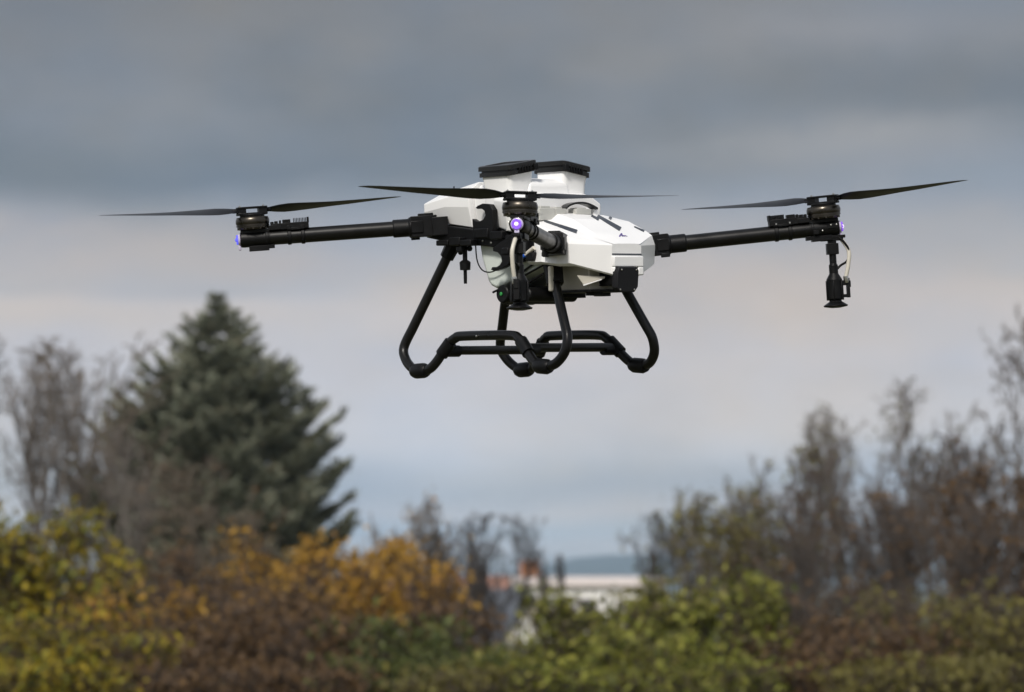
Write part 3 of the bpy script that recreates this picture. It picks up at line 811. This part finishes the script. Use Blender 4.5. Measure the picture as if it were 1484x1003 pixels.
# ------------------------------------------------------------------ houses in the valley
M_plaster = material('cream_plaster', (.62, .56, .46), .85, noise_amt=.08, noise_scale=1.5)
M_whitewall = material('white_render', (.78, .77, .74), .8, noise_amt=.05, noise_scale=1.2)
M_slate = material('slate_roof', (.085, .095, .115), .7, noise_amt=.25, noise_scale=3)
M_tile = material('clay_roof', (.36, .19, .14), .8, noise_amt=.25, noise_scale=3)
M_brick = material('brick', (.30, .13, .06), .85, noise_amt=.3, noise_scale=9)
M_blind = material('pale_blind', (.78, .77, .72), .6)
M_glass = material('window_glass', (.04, .05, .06), .1)
def house(label, px, ridge_py, Y, width, length, wall_h, roof_h, rot, wall_m, roof_m, chim=None, windows=True, attic=False):
    top = at(px, ridge_py, Y)
    g = gz(Y)
    wall_h = max(wall_h, top.z - g - roof_h)
    h = empty('house', (top.x, Y, top.z - roof_h - wall_h)); h.rotation_euler = (0, 0, R(rot))
    tag(h, label, 'house', 'houses in the valley behind the bushes')
    w, l = width / 2, length / 2
    m = MB()                                   # walls with their gables, ridge along y
    m.loft([[(-w, yy, 0), (w, yy, 0), (w, yy, wall_h), (0, yy, wall_h + roof_h - .05), (-w, yy, wall_h)] for yy in (-l, l)])
    wo = m.build('wall', wall_m, h, smooth=0)
    m = MB(); ov = .35; sl = roof_h / w
    for s_ in (-1, 1):
        a = [(s_ * (w + ov), -l - ov, wall_h - ov * sl), (0, -l - ov, wall_h + roof_h), (0, l + ov, wall_h + roof_h), (s_ * (w + ov), l + ov, wall_h - ov * sl)]
        m.loft([a, [(x_, y_, z_ + .18) for x_, y_, z_ in a]])
    ro = m.build('roof', roof_m, h, smooth=0)
    if chim:
        m = MB(); cx, cy, cw, ch = chim
        m.box((cx, cy, wall_h + roof_h - abs(cx) * sl + ch / 2 - .4), (cw, cw * .8, ch + .8)); m.box((cx, cy, wall_h + roof_h - abs(cx) * sl + ch + .08), (cw * 1.15, cw * .95, .16))
        m.build('chimney', M_brick, ro, smooth=0)
    if attic:
        for x_ in (-.46, .42):
            m = MB(); m.box((x_, -l - .03, wall_h + roof_h - 1.55), (.80, .10, 1.15)); f_ = m.build('window', M_whitewall, h)
            m = MB(); m.box((x_, -l - .085, wall_h + roof_h - 1.55), (.64, .02, .98)); m.build('pane', M_blind, f_)
    if windows:
        for k_ in range(2):
            for lv in range(2):
                x_ = (-1 if k_ == 0 else 1) * w * .45; zc_ = wall_h - 1.4 - lv * 2.7
                if zc_ < .8: continue
                m = MB(); m.box((x_, -l - .03, zc_), (1.25, .10, 1.45)); f_ = m.build('window', M_whitewall, h)
                m = MB(); m.box((x_ - .29, -l - .085, zc_), (.5, .02, 1.25)); m.box((x_ + .29, -l - .085, zc_), (.5, .02, 1.25)); m.build('pane', M_glass, f_)
        for k_ in range(3):
            y_ = -l + (k_ + .5) * length / 3
            m = MB(); m.box((-w - .03, y_, wall_h - 1.4), (.10, 1.2, 1.35)); f_ = m.build('window', M_whitewall, h)
            m = MB(); m.box((-w - .085, y_, wall_h - 1.4), (.02, 1.0, 1.15)); m.build('pane', M_glass, f_)
    return h
house('cream gabled house with bright walls peeping between the green bushes', 757, 864, 225, 5.2, 9, 5, 3.4, 6, M_plaster, M_slate, attic=True)
house('grey slate roofed house left of the cream gable', 703, 858, 250, 6, 3.4, 5, 2.6, 70, M_plaster, M_slate)
house('long white building with a pale flat looking roof and brown brick chimney', 850, 840, 290, 6, 8.4, 5, .35, 90, M_whitewall, material('pale_roof', (.66, .59, .55), .8, noise_amt=.1, noise_scale=2), chim=(1.0, 3.4, 1.45, 1.1))
house('house with a faded pink clay roof behind the bare twigs', 668, 838, 330, 8, 6, 5, 2.2, 84, M_plaster, M_tile, windows=False)
house('low house with a pale clay roof beside the bare twigs', 610, 842, 360, 9, 7, 5, 2.4, 96, M_whitewall, M_tile, windows=False)

# ------------------------------------------------------------------ vegetation
class Wood:
    def __init__(s, seed):
        s.r = random.Random(seed); s.seg = []; s.tips = []; s.mark = []
    def grow(s, p, d, ln, rad, lv, prm):
        r = s.r; k = prm['seg'][lv]; step = ln / k
        pts = []; dirs = []
        for i in range(k):
            d = (d + Vector((r.gauss(0, 1), r.gauss(0, 1), r.gauss(0, 1))) * prm['wob'][lv] + Vector((0, 0, prm['up'][lv]))).normalized()
            q = p + d * step
            r0 = rad * (1 - .75 * i / k); r1 = rad * (1 - .75 * (i + 1) / k)
            s.seg.append((p, q, r0, r1)); pts.append((p, q, r1)); dirs.append(d)
            p = q
        if lv >= prm['levels'] - 1:
            s.tips += [x[1] for x in pts]
            return
        n = prm['kids'][lv]
        for c in range(n):
            t = prm['from'][lv] + (1 - prm['from'][lv]) * (c + r.random()) / n
            i = min(k - 1, int(t * k)); f = t * k - i
            a, b, rr = pts[i]; dd = dirs[i]
            o_ = dd.orthogonal().normalized(); ang = r.random() * 6.2832
            side = (o_ * math.cos(ang) + dd.cross(o_) * math.sin(ang))
            sp = prm['ang'][lv] * (.7 + .6 * r.random())
            nd_ = (dd * math.cos(sp) + side * math.sin(sp)).normalized()
            s.grow(a.lerp(b, f), nd_, ln * prm['len'][lv] * (1.15 - .55 * t) * (.75 + .5 * r.random()), max(rr * .75, prm['rmin']), lv + 1, prm)
def seg_mesh(name, segs, mat, parent, n=3):
    k = len(segs)
    P0 = np.array([s_[0] for s_ in segs]); P1 = np.array([s_[1] for s_ in segs])
    r0 = np.array([s_[2] for s_ in segs])[:, None]; r1 = np.array([s_[3] for s_ in segs])[:, None]
    d = P1 - P0; d /= np.maximum(np.linalg.norm(d, axis=1, keepdims=True), 1e-9)
    ref = np.where(np.abs(d[:, 2:3]) > .9, np.array([[1., 0, 0]]), np.array([[0, 0, 1.]]))
    u = np.cross(d, ref); u /= np.linalg.norm(u, axis=1, keepdims=True); v = np.cross(d, u)
    V = np.zeros((k, 2 * n, 3))
    for j in range(n):
        a = 2 * math.pi * j / n
        o_ = u * math.cos(a) + v * math.sin(a)
        V[:, j] = P0 + o_ * r0; V[:, n + j] = P1 + o_ * r1
    base = (np.arange(k) * 2 * n)[:, None, None]
    f = np.array([[j, (j + 1) % n, n + (j + 1) % n, n + j] for j in range(n)])[None] + base
    return raw_mesh(name, V.reshape(-1, 3), f.reshape(-1, 4), mat, parent)
def raw_mesh(name, V, Fq, mat, parent):
    me = bpy.data.meshes.new(name)
    me.vertices.add(len(V)); me.vertices.foreach_set('co', V.astype(np.float32).ravel())
    nf, w = Fq.shape
    me.loops.add(nf * w); me.loops.foreach_set('vertex_index', Fq.astype(np.int32).ravel())
    me.polygons.add(nf); me.polygons.foreach_set('loop_start', (np.arange(nf) * w).astype(np.int32))
    me.update(calc_edges=True); me.validate()
    me.materials.append(mat)
    o = bpy.data.objects.new(name, me); COL.objects.link(o); o.parent = parent
    return o
def leaf_mesh(name, C, size, mat, parent, rng, droop=.3, aspect=1.6):
    k = len(C)
    a = rng.normal(size=(k, 3)); a[:, 2] -= droop; a /= np.linalg.norm(a, axis=1, keepdims=True)
    b = rng.normal(size=(k, 3)); b -= a * (a * b).sum(1, keepdims=True); b /= np.linalg.norm(b, axis=1, keepdims=True)
    s_ = (size * rng.uniform(.4, 1.0, size=(k, 1)) ** 1.5 * 1.75)
    V = np.stack([C, C + a * s_ * .5 * aspect + b * s_ * .5, C + a * s_ * aspect, C + a * s_ * .5 * aspect - b * s_ * .5], 1)
    return raw_mesh(name, V.reshape(-1, 3), np.arange(k * 4).reshape(k, 4), mat, parent)

M_bark_grey = material('grey_bark', (.155, .136, .12), .9, noise_amt=.3, noise_scale=8)
M_bark_brown = material('brown_bark', (.085, .062, .048), .9, noise_amt=.3, noise_scale=8)
M_bark_red = material('reddish_twigs', (.078, .064, .056), .9, noise_amt=.3, noise_scale=8)
M_bark_tan = material('tan_bark', (.135, .108, .08), .9, noise_amt=.3, noise_scale=8)
M_bark_dark = material('dark_bark', (.055, .048, .045), .9, noise_amt=.3, noise_scale=8)
LF = {
    'yellow': leaf_material('yellow_leaves', [(.27, .20, .018), (.36, .27, .022), (.16, .17, .025), (.10, .075, .02), (.42, .32, .03), (.12, .14, .022), (.22, .15, .02)]),
    'orange': leaf_material('orange_leaves', [(0.319, 0.174, 0.026), (0.435, 0.246, 0.032), (0.217, 0.109, 0.029), (0.493, 0.290, 0.041), (0.145, 0.094, 0.036)]),
    'rust': leaf_material('rust_leaves', [(0.109, 0.067, 0.037), (0.149, 0.090, 0.041), (0.081, 0.054, 0.034), (0.172, 0.098, 0.037)]),
    'green': leaf_material('green_leaves', [(.16, .175, .028), (.25, .255, .04), (.06, .065, .02), (.11, .13, .024), (.32, .31, .06), (.08, .06, .028), (.19, .21, .035)]),
    'dkgreen': leaf_material('deep_green_leaves', [(0.075, 0.098, 0.030), (0.120, 0.135, 0.038), (0.053, 0.068, 0.022), (0.150, 0.150, 0.045)]),
    'olive': leaf_material('olive_leaves', [(0.162, 0.149, 0.041), (0.115, 0.101, 0.034), (0.203, 0.176, 0.041), (0.081, 0.074, 0.027)]),
    'needle': leaf_material('spruce_needles', [(.19, .205, .145), (.28, .30, .22), (.08, .09, .063), (.37, .39, .30), (.22, .19, .12)], trans=.12),
}
BARE = dict(levels=5, seg=(8, 6, 5, 3, 2), wob=(.06, .09, .13, .17, .2), up=(.04, .085, .09, .07, .04), kids=(8, 6, 4, 4), len=(.66, .54, .50, .52), ang=(.55, .58, .6, .65), rmin=.0024)
BARE['from'] = (.20, .15, .12, .12)
LACE = dict(BARE, kids=(9, 7, 5, 4), up=(.05, .02, -.02, -.05, -.05), ang=(.8, .7, .7, .7), wob=(.08, .15, .2, .25, .3), len=(.5, .55, .5, .5))
OPEN = dict(BARE, up=(.05, .05, .04, .01, -.01), ang=(.72, .68, .65, .68), wob=(.08, .13, .17, .2, .25), kids=(8, 6, 4, 4))
SHRUB = dict(levels=5, seg=(6, 5, 4, 3, 2), wob=(.09, .12, .16, .2, .2), up=(.07, .10, .10, .06, .04), kids=(8, 5, 4, 3), len=(.55, .55, .55, .55), ang=(.45, .5, .55, .6), rmin=.0026)
SHRUB['from'] = (.12, .15, .15, .15)

def plant(name, label, cat, group, px, top_py, Y, width_px, bark, leaf=None, nleaf=0, lsize=.07, stems=1, prm=BARE, seed=1, spread=.25, base_r=None, leaf_lo=0.0, part='branches', jit=.10):
    top = at(px, top_py, Y); g = gz(Y)
    hgt = top.z - g
    root = empty(name, (top.x, Y, g))
    tag(root, label, cat, group)
    w = Wood(seed); r = w.r
    for s_ in range(stems):
        a = 6.2832 * (s_ + r.random()) / stems
        off = Vector((math.cos(a), math.sin(a), 0)) * (0 if stems == 1 else .12 + .2 * r.random())
        d = Vector((math.cos(a) * spread * r.uniform(.3, 1.2), math.sin(a) * spread * r.uniform(.3, 1.2), 1)).normalized()
        if stems == 1: d = Vector((r.uniform(-.05, .05), r.uniform(-.05, .05), 1)).normalized()
        w.mark.append(len(w.seg))
        w.grow(off, d, 1.0 * r.uniform(.75, 1.0) if stems > 1 else 1.0, base_r or (.0125 if prm is not SHRUB else .009), 0, prm)
    w.mark.append(len(w.seg))
    # fit the grown plant to its height and width
    Q = np.array([s_[1] for s_ in w.seg])
    zmax = np.percentile(Q[:, 2], 96.5 if cat == 'tree' else 99.0); xw = (np.percentile(Q[:, 0], 98) - np.percentile(Q[:, 0], 2)) / 2; x0 = (np.percentile(Q[:, 0], 98) + np.percentile(Q[:, 0], 2)) / 2
    sz = hgt / zmax; sx = width_px / FPX * Y / 2 / max(xw, 1e-6)
    def fit(p):                              # long leaders are nipped back so that crowns round off
        zc_ = p[2] if p[2] < zmax * .92 else zmax * .92 + (p[2] - zmax * .92) * .45
        return ((p[0] - x0 * min(1, p[2] / .3)) * sx, p[1] * sx, zc_ * sz)
    segs = [(fit(a), fit(b), max(r0 * hgt, prm['rmin']), max(r1 * hgt, prm['rmin'] * .8)) for a, b, r0, r1 in w.seg]
    for i in range(len(w.mark) - 1):          # every stem with its own twigs
        one = segs[w.mark[i]:w.mark[i + 1]]
        if cat == 'tree':
            k0 = prm['seg'][0]
            st = seg_mesh('trunk', one[:k0], bark, root, 8)
            tag(seg_mesh('twigs', one[k0:], bark, st, 3), kind='stuff')
        else:
            seg_mesh('stem', one, bark, root, 3)
    if leaf and nleaf:
        rng = np.random.default_rng(seed)
        T = np.array([fit(p) for p in w.tips])
        if leaf_lo: T = T[T[:, 2] > leaf_lo * hgt]
        # leaves gather in clumps of uneven density
        wt = rng.uniform(.15, 1, size=len(T)) * (.6 + .4 * np.sin(T[:, 0] * 5 + seed) * np.sin(T[:, 2] * 4.3 + seed * 2) )
        wt /= wt.sum()
        C = T[rng.choice(len(T), nleaf, p=wt)] + rng.normal(size=(nleaf, 3)) * jit
        if cat == 'bush':                      # leaves go down to the ground
            low = rng.random(nleaf) < .30
            C[low, 2] *= rng.uniform(.02, .8, size=low.sum())
        C[:, 2] = np.maximum(C[:, 2], .03)
        leaf_mesh('foliage', C, lsize, LF[leaf], root, rng)
    return root

# the big spruce
def spruce(label, px, top_py, Y, width_px, seed):
    top = at(px, top_py, Y); g = gz(Y); hgt = top.z - g
    root = empty('spruce_tree', (top.x, Y, g)); tag(root, label, 'tree')
    r = random.Random(seed); rng = np.random.default_rng(seed)
    seg_mesh('trunk', [((0, 0, hgt * i / 12), (0, 0, hgt * (i + 1) / 12), .15 * (1 - i / 12.3), .15 * (1 - (i + 1) / 12.3)) for i in range(12)], M_bark_brown, root, 8)
    segs = []; C = []; D = []; Sz = []
    wmax = width_px / FPX * Y / 2
    nwh = 33
    for k in range(nwh):
        t = (k + .4) / nwh                                # 0 at the top
        z0 = hgt * (1 - t * .93) - .12 * hgt * t * (1 - t)
        ln = wmax * float(np.interp(t, (0, .05, .10, .17, .23, .29, .38, .48, .58, .75, 1), (.012, .075, .19, .31, .42, .56, .74, .90, .92, .82, .6)))
        nb = 6 + int(6 * t)
        a0 = r.random() * 6.28
        for b in range(nb):
            a = a0 + 6.2832 * (b + r.uniform(-.3, .3)) / nb
            Lb = ln * r.choice((r.uniform(.55, .8), r.uniform(.8, .98), r.uniform(.88, 1.0)))
            h = Vector((math.cos(a), math.sin(a), 0)); s_ = Vector((-h.y, h.x, 0))
            prev = Vector((0, 0, z0)); n = max(4, int(Lb / .13))
            lift0 = .30 - .75 * min(t, .55)
            for i in range(n):
                u = (i + 1) / n
                p = h * (Lb * u) + Vector((0, 0, z0 + Lb * (lift0 * u + (.20 * u * u * u)) - Lb * .22 * math.sin(u * 3.0) * t))
                segs.append((tuple(prev), tuple(p), .018 * (1 - u * .7), .018 * (1 - u * .8)))
                d = (p - prev).normalized()
                if u > .18:
                    wd = Lb * .38 * (1.18 - u) + .17 * min(1, Lb / .8)
                    for sd in (-1, 1):
                        tw = (d * .75 + s_ * sd * .75 + Vector((0, 0, r.uniform(-.1, .25)))).normalized()
                        m = max(2, int(wd / .075))
                        for j in range(m):
                            q = p + tw * (wd * (j + .4) / m)
                            for _ in range(2):
                                C.append(tuple(q + Vector((r.gauss(0, .03), r.gauss(0, .03), r.gauss(0, .025))))); D.append(tuple(tw + Vector((r.gauss(0, .35), r.gauss(0, .35), r.gauss(.15, .35))))); Sz.append(r.uniform(.11, .20))
                    C.append(tuple(p)); D.append(tuple(d + Vector((0, 0, .5)))); Sz.append(.17)
                prev = p
    seg_mesh('branches', segs, M_bark_brown, root, 4)
    C = np.array(C); D = np.array(D); D /= np.linalg.norm(D, axis=1, keepdims=True); Sz = np.array(Sz)[:, None]
    b_ = rng.normal(size=C.shape); b_ -= D * (D * b_).sum(1, keepdims=True); b_ /= np.linalg.norm(b_, axis=1, keepdims=True)
    V = np.stack([C - D * Sz * .3, C + b_ * Sz * .22, C + D * Sz, C - b_ * Sz * .22], 1)
    b2 = np.cross(D, b_)
    V2 = np.stack([C - D * Sz * .3, C + b2 * Sz * .22, C + D * Sz, C - b2 * Sz * .22], 1)
    V = np.concatenate([V, V2], 0)
    k = len(V); print('spruce quads', k)
    raw_mesh('crown', V.reshape(-1, 3), np.arange(k * 4).reshape(k, 4), LF['needle'], root)
    return root
spruce('tall dark blue-green spruce rising behind the bare brown shrubs', 315, 428, 112, 465, 5)

G_T, G_S, G_L = 'bare trees along the hedge', 'bare shrubs along the hedge', 'leafy bushes along the hedge'
# bare trees
plant('bare_tree', 'leafless grey tree at the left edge of the picture', 'tree', G_T, 25, 500, 100, 230, M_bark_grey, stems=3, spread=.18, seed=21)
plant('bare_tree', 'leafless pale-stemmed tree just left of the spruce', 'tree', G_T, 130, 486, 104, 210, M_bark_tan, stems=2, prm=OPEN, spread=.2, seed=22)
plant('bare_tree', 'leafless slender tree touching the left side of the spruce', 'tree', G_T, 186, 610, 96, 90, M_bark_grey, stems=1, spread=.2, seed=23)
plant('bare_tree', 'leafless tan tree spreading in front of the spruce', 'tree', G_T, 305, 660, 92, 230, M_bark_tan, 'rust', 200, .06, stems=2, spread=.4, seed=24, prm=LACE)
plant('bare_tree', 'tallest leafless tree of the right thicket with a rounded twiggy top', 'tree', G_T, 1275, 562, 98, 230, M_bark_grey, 'olive', 500, .045, stems=4, prm=OPEN, spread=.24, seed=25, leaf_lo=.7)
plant('bare_tree', 'leafless tree with drooping twigs at the right edge of the picture', 'tree', G_T, 1520, 425, 90, 215, M_bark_grey, stems=1, seed=26, prm=LACE, base_r=.008)
plant('bare_tree', 'leafless dark tree left of the tallest one in the right thicket', 'tree', G_T, 1150, 640, 94, 180, M_bark_brown, 'olive', 400, .05, stems=3, prm=OPEN, spread=.25, seed=27)
plant('bare_tree', 'leafless reddish tree right of the tallest one in the right thicket', 'tree', G_T, 1365, 625, 90, 150, M_bark_red, 'rust', 400, .05, stems=3, prm=OPEN, spread=.25, seed=28)
# bare shrubs
plant('bare_shrub', 'thin grey bare shrub in front of the pink roofs', 'shrub', G_S, 600, 715, 84, 130, M_bark_grey, 'orange', 160, .06, stems=4, prm=SHRUB, seed=31, spread=.3)
plant('bare_shrub', 'dark bare shrub left of the brick chimney', 'shrub', G_S, 712, 735, 86, 130, M_bark_dark, stems=4, prm=SHRUB, seed=32, spread=.3)
plant('bare_shrub', 'low bare shrub between the orange bush and the slate roof', 'shrub', G_S, 665, 765, 78, 120, M_bark_dark, stems=4, prm=SHRUB, seed=33, spread=.3)
plant('bare_shrub', 'small bare shrub just right of the brick chimney', 'shrub', G_S, 798, 792, 90, 45, M_bark_dark, stems=2, prm=SHRUB, seed=34, spread=.25)
plant('bare_shrub', 'dusky bare shrub at the left end of the right thicket', 'shrub', G_S, 985, 730, 84, 120, M_bark_dark, 'olive', 350, .05, stems=5, prm=SHRUB, seed=35, spread=.3)
plant('bare_shrub', 'upright bare shrub with a few yellow leaves in the right thicket', 'shrub', G_S, 1050, 700, 82, 140, M_bark_grey, 'olive', 1000, .06, stems=5, prm=SHRUB, seed=36, spread=.25)
plant('bare_shrub', 'yellow-flecked bare shrub under the dark tree of the right thicket', 'shrub', G_S, 1110, 745, 78, 170, M_bark_brown, 'olive', 1100, .06, stems=5, prm=SHRUB, seed=37, spread=.3)
plant('bare_shrub', 'purplish brown bare shrub in the middle of the right thicket', 'shrub', G_S, 1225, 700, 76, 230, M_bark_red, 'rust', 700, .05, stems=7, prm=SHRUB, seed=38, spread=.35)
plant('bare_shrub', 'reddish brown bare shrub below the tree at the right edge', 'shrub', G_S, 1350, 720, 74, 210, M_bark_red, 'rust', 900, .05, stems=7, prm=SHRUB, seed=39, spread=.35)
plant('bare_shrub', 'dense brown bare shrub low in the right thicket', 'shrub', G_S, 1200, 840, 64, 230, M_bark_red, 'rust', 900, .045, stems=9, prm=SHRUB, seed=40, spread=.4)
plant('bare_shrub', 'dark brown bare shrub low at the foot of the right thicket', 'shrub', G_S, 1370, 850, 62, 240, M_bark_brown, 'olive', 900, .05, stems=9, prm=SHRUB, seed=41, spread=.4)
plant('bare_shrub', 'dark brown bare shrub at the foot of the spruce', 'shrub', G_S, 250, 790, 76, 230, M_bark_brown, 'rust', 1100, .055, stems=8, prm=SHRUB, seed=42, spread=.35)
plant('bare_shrub', 'tangled brown bare shrub low below the spruce', 'shrub', G_S, 360, 835, 64, 240, M_bark_brown, 'rust', 1500, .05, stems=9, prm=SHRUB, seed=43, spread=.4)
plant('bare_shrub', 'brown shrub with scattered ochre leaves beside the yellow bush', 'shrub', G_S, 190, 850, 62, 200, M_bark_brown, 'orange', 1300, .05, stems=8, prm=SHRUB, seed=44, spread=.4)
# leafy bushes
plant('leafy_bush', 'tall bright yellow bush at the left edge', 'bush', G_L, 28, 728, 62, 190, M_bark_brown, 'yellow', 6500, .06, stems=8, prm=SHRUB, seed=51, spread=.28)
plant('leafy_bush', 'thinner yellow-brown bush right of the bright yellow one', 'bush', G_L, 135, 790, 66, 140, M_bark_brown, 'yellow', 1700, .055, stems=6, prm=SHRUB, seed=52, spread=.3)
plant('leafy_bush', 'broad orange bush in front of the right side of the spruce', 'bush', G_L, 470, 778, 72, 230, M_bark_brown, 'orange', 5200, .055, stems=8, prm=SHRUB, seed=53, spread=.38)
plant('leafy_bush', 'orange bush with brown gaps right of the broad orange one', 'bush', G_L, 575, 800, 70, 170, M_bark_brown, 'orange', 2400, .06, stems=7, prm=SHRUB, seed=54, spread=.35)
plant('leafy_bush', 'dull orange bush beneath the spruce between brown shrubs', 'bush', G_L, 395, 805, 68, 170, M_bark_brown, 'orange', 1500, .055, stems=6, prm=SHRUB, seed=55, spread=.35)
plant('leafy_bush', 'dark green bush low under the orange bushes', 'bush', G_L, 570, 900, 60, 190, M_bark_brown, 'dkgreen', 2900, .055, stems=8, prm=SHRUB, seed=56, spread=.4)
plant('leafy_bush', 'rust brown bush between the orange and dark green bushes', 'bush', G_L, 655, 860, 65, 120, M_bark_brown, 'rust', 1600, .055, stems=6, prm=SHRUB, seed=57, spread=.3)
plant('leafy_bush', 'yellow-green bush in front of the cream gabled house', 'bush', G_L, 770, 938, 60, 150, M_bark_brown, 'green', 3000, .055, stems=7, prm=SHRUB, seed=58, spread=.4)
plant('leafy_bush', 'green bush in front of the long white building', 'bush', G_L, 865, 856, 60, 180, M_bark_brown, 'green', 3000, .055, stems=8, prm=SHRUB, seed=59, spread=.38)
plant('leafy_bush', 'small olive bush at the right end of the long white building', 'bush', G_L, 945, 862, 63, 120, M_bark_brown, 'olive', 2000, .055, stems=6, prm=SHRUB, seed=60, spread=.38)
plant('leafy_bush', 'brightest green bush under the left end of the right thicket', 'bush', G_L, 1055, 838, 60, 140, M_bark_brown, 'green', 3300, .055, stems=8, prm=SHRUB, seed=61, spread=.36)
plant('leafy_bush', 'green bush lowest in the middle of the picture', 'bush', G_L, 955, 918, 58, 180, M_bark_brown, 'green', 3800, .05, stems=8, prm=SHRUB, seed=62, spread=.4)
plant('leafy_bush', 'low green bush below the slate roof', 'bush', G_L, 665, 945, 58, 150, M_bark_brown, 'dkgreen', 3000, .05, stems=7, prm=SHRUB, seed=63, spread=.4)
plant('leafy_bush', 'rusty orange bush at the right edge', 'bush', G_L, 1455, 672, 78, 190, M_bark_brown, 'rust', 3600, .065, stems=7, prm=SHRUB, seed=64, spread=.32)
plant('leafy_bush', 'dark olive bush in the lower right corner', 'bush', G_L, 1440, 870, 60, 190, M_bark_brown, 'olive', 2600, .055, stems=8, prm=SHRUB, seed=65, spread=.4)
plant('leafy_bush', 'brown leafy bush low under the brown thicket right of the green bush', 'bush', G_L, 1150, 900, 60, 180, M_bark_brown, 'rust', 2000, .05, stems=8, prm=SHRUB, seed=66, spread=.4)
plant('leafy_bush', 'brown leafy bush lowest beneath the spruce', 'bush', G_L, 300, 900, 60, 210, M_bark_brown, 'rust', 2600, .05, stems=8, prm=SHRUB, seed=67, spread=.4)
plant('leafy_bush', 'brown leafy bush low left of the dark green one', 'bush', G_L, 440, 890, 60, 180, M_bark_brown, 'rust', 2600, .05, stems=8, prm=SHRUB, seed=68, spread=.4)
plant('leafy_bush', 'yellow-green bush low in the left corner', 'bush', G_L, 60, 890, 58, 200, M_bark_brown, 'yellow', 1900, .05, stems=8, prm=SHRUB, seed=69, spread=.4)
plant('leafy_bush', 'small dull yellow bush low between the yellow corner and the brown bushes', 'bush', G_L, 165, 915, 58, 160, M_bark_brown, 'yellow', 1500, .05, stems=7, prm=SHRUB, seed=70, spread=.4)
plant('leafy_bush', 'brown leafy bush low in the middle of the right thicket', 'bush', G_L, 1285, 905, 59, 200, M_bark_brown, 'rust', 2200, .05, stems=8, prm=SHRUB, seed=71, spread=.4)

for i, (px_, tp_, lf_, lb_) in enumerate((
        (25, 960, 'yellow', 'knee-high yellow bush in the bottom left corner'), (115, 965, 'yellow', 'knee-high yellow bush second from the bottom left corner'),
        (230, 955, 'rust', 'knee-high rust bush straight under the left edge of the spruce'), (340, 962, 'rust', 'knee-high rust bush straight under the spruce'),
        (450, 965, 'rust', 'knee-high rust bush under the broad orange bush'), (540, 960, 'dkgreen', 'knee-high dark green bush left of the bottom middle'),
        (650, 968, 'olive', 'knee-high olive bush just left of the bottom middle'), (760, 970, 'green', 'knee-high yellow-green bush at the bottom middle'),
        (860, 962, 'green', 'knee-high green bush just right of the bottom middle'), (960, 968, 'green', 'knee-high green bush below the right end of the white building'),
        (1065, 958, 'green', 'knee-high green bush below the brightest green one'), (1170, 962, 'rust', 'knee-high rust bush below the left half of the right thicket'),
        (1275, 958, 'olive', 'knee-high olive bush below the tallest bare tree'), (1375, 965, 'olive', 'knee-high olive bush near the bottom right corner'),
        (1465, 955, 'olive', 'knee-high olive bush in the bottom right corner'))):
    plant('low_bush', lb_, 'bush', 'low bushes along the bottom', px_, tp_, 56 + (i % 3) * .7, 150, M_bark_brown, lf_, 1300, .05, stems=6, prm=SHRUB, seed=100 + i, spread=.5)

# ------------------------------------------------------------------ the air
HAZE = True
if HAZE:
    hz = MB(); hz.box((0, 5500, 22), (13000, 12000, 70))
    hm_ = bpy.data.materials.new('haze'); hm_.use_nodes = True
    t = hm_.node_tree; t.nodes.remove(t.nodes['Principled BSDF'])
    v = t.nodes.new('ShaderNodeVolumePrincipled')
    v.inputs['Color'].default_value = (.62, .83, 1.0, 1)
    v.inputs['Density'].default_value = 1.0e-4
    t.links.new(v.outputs[0], t.nodes['Material Output'].inputs['Volume'])
    ho_ = hz.build('haze', hm_, None, smooth=0); tag(ho_, kind='stuff')
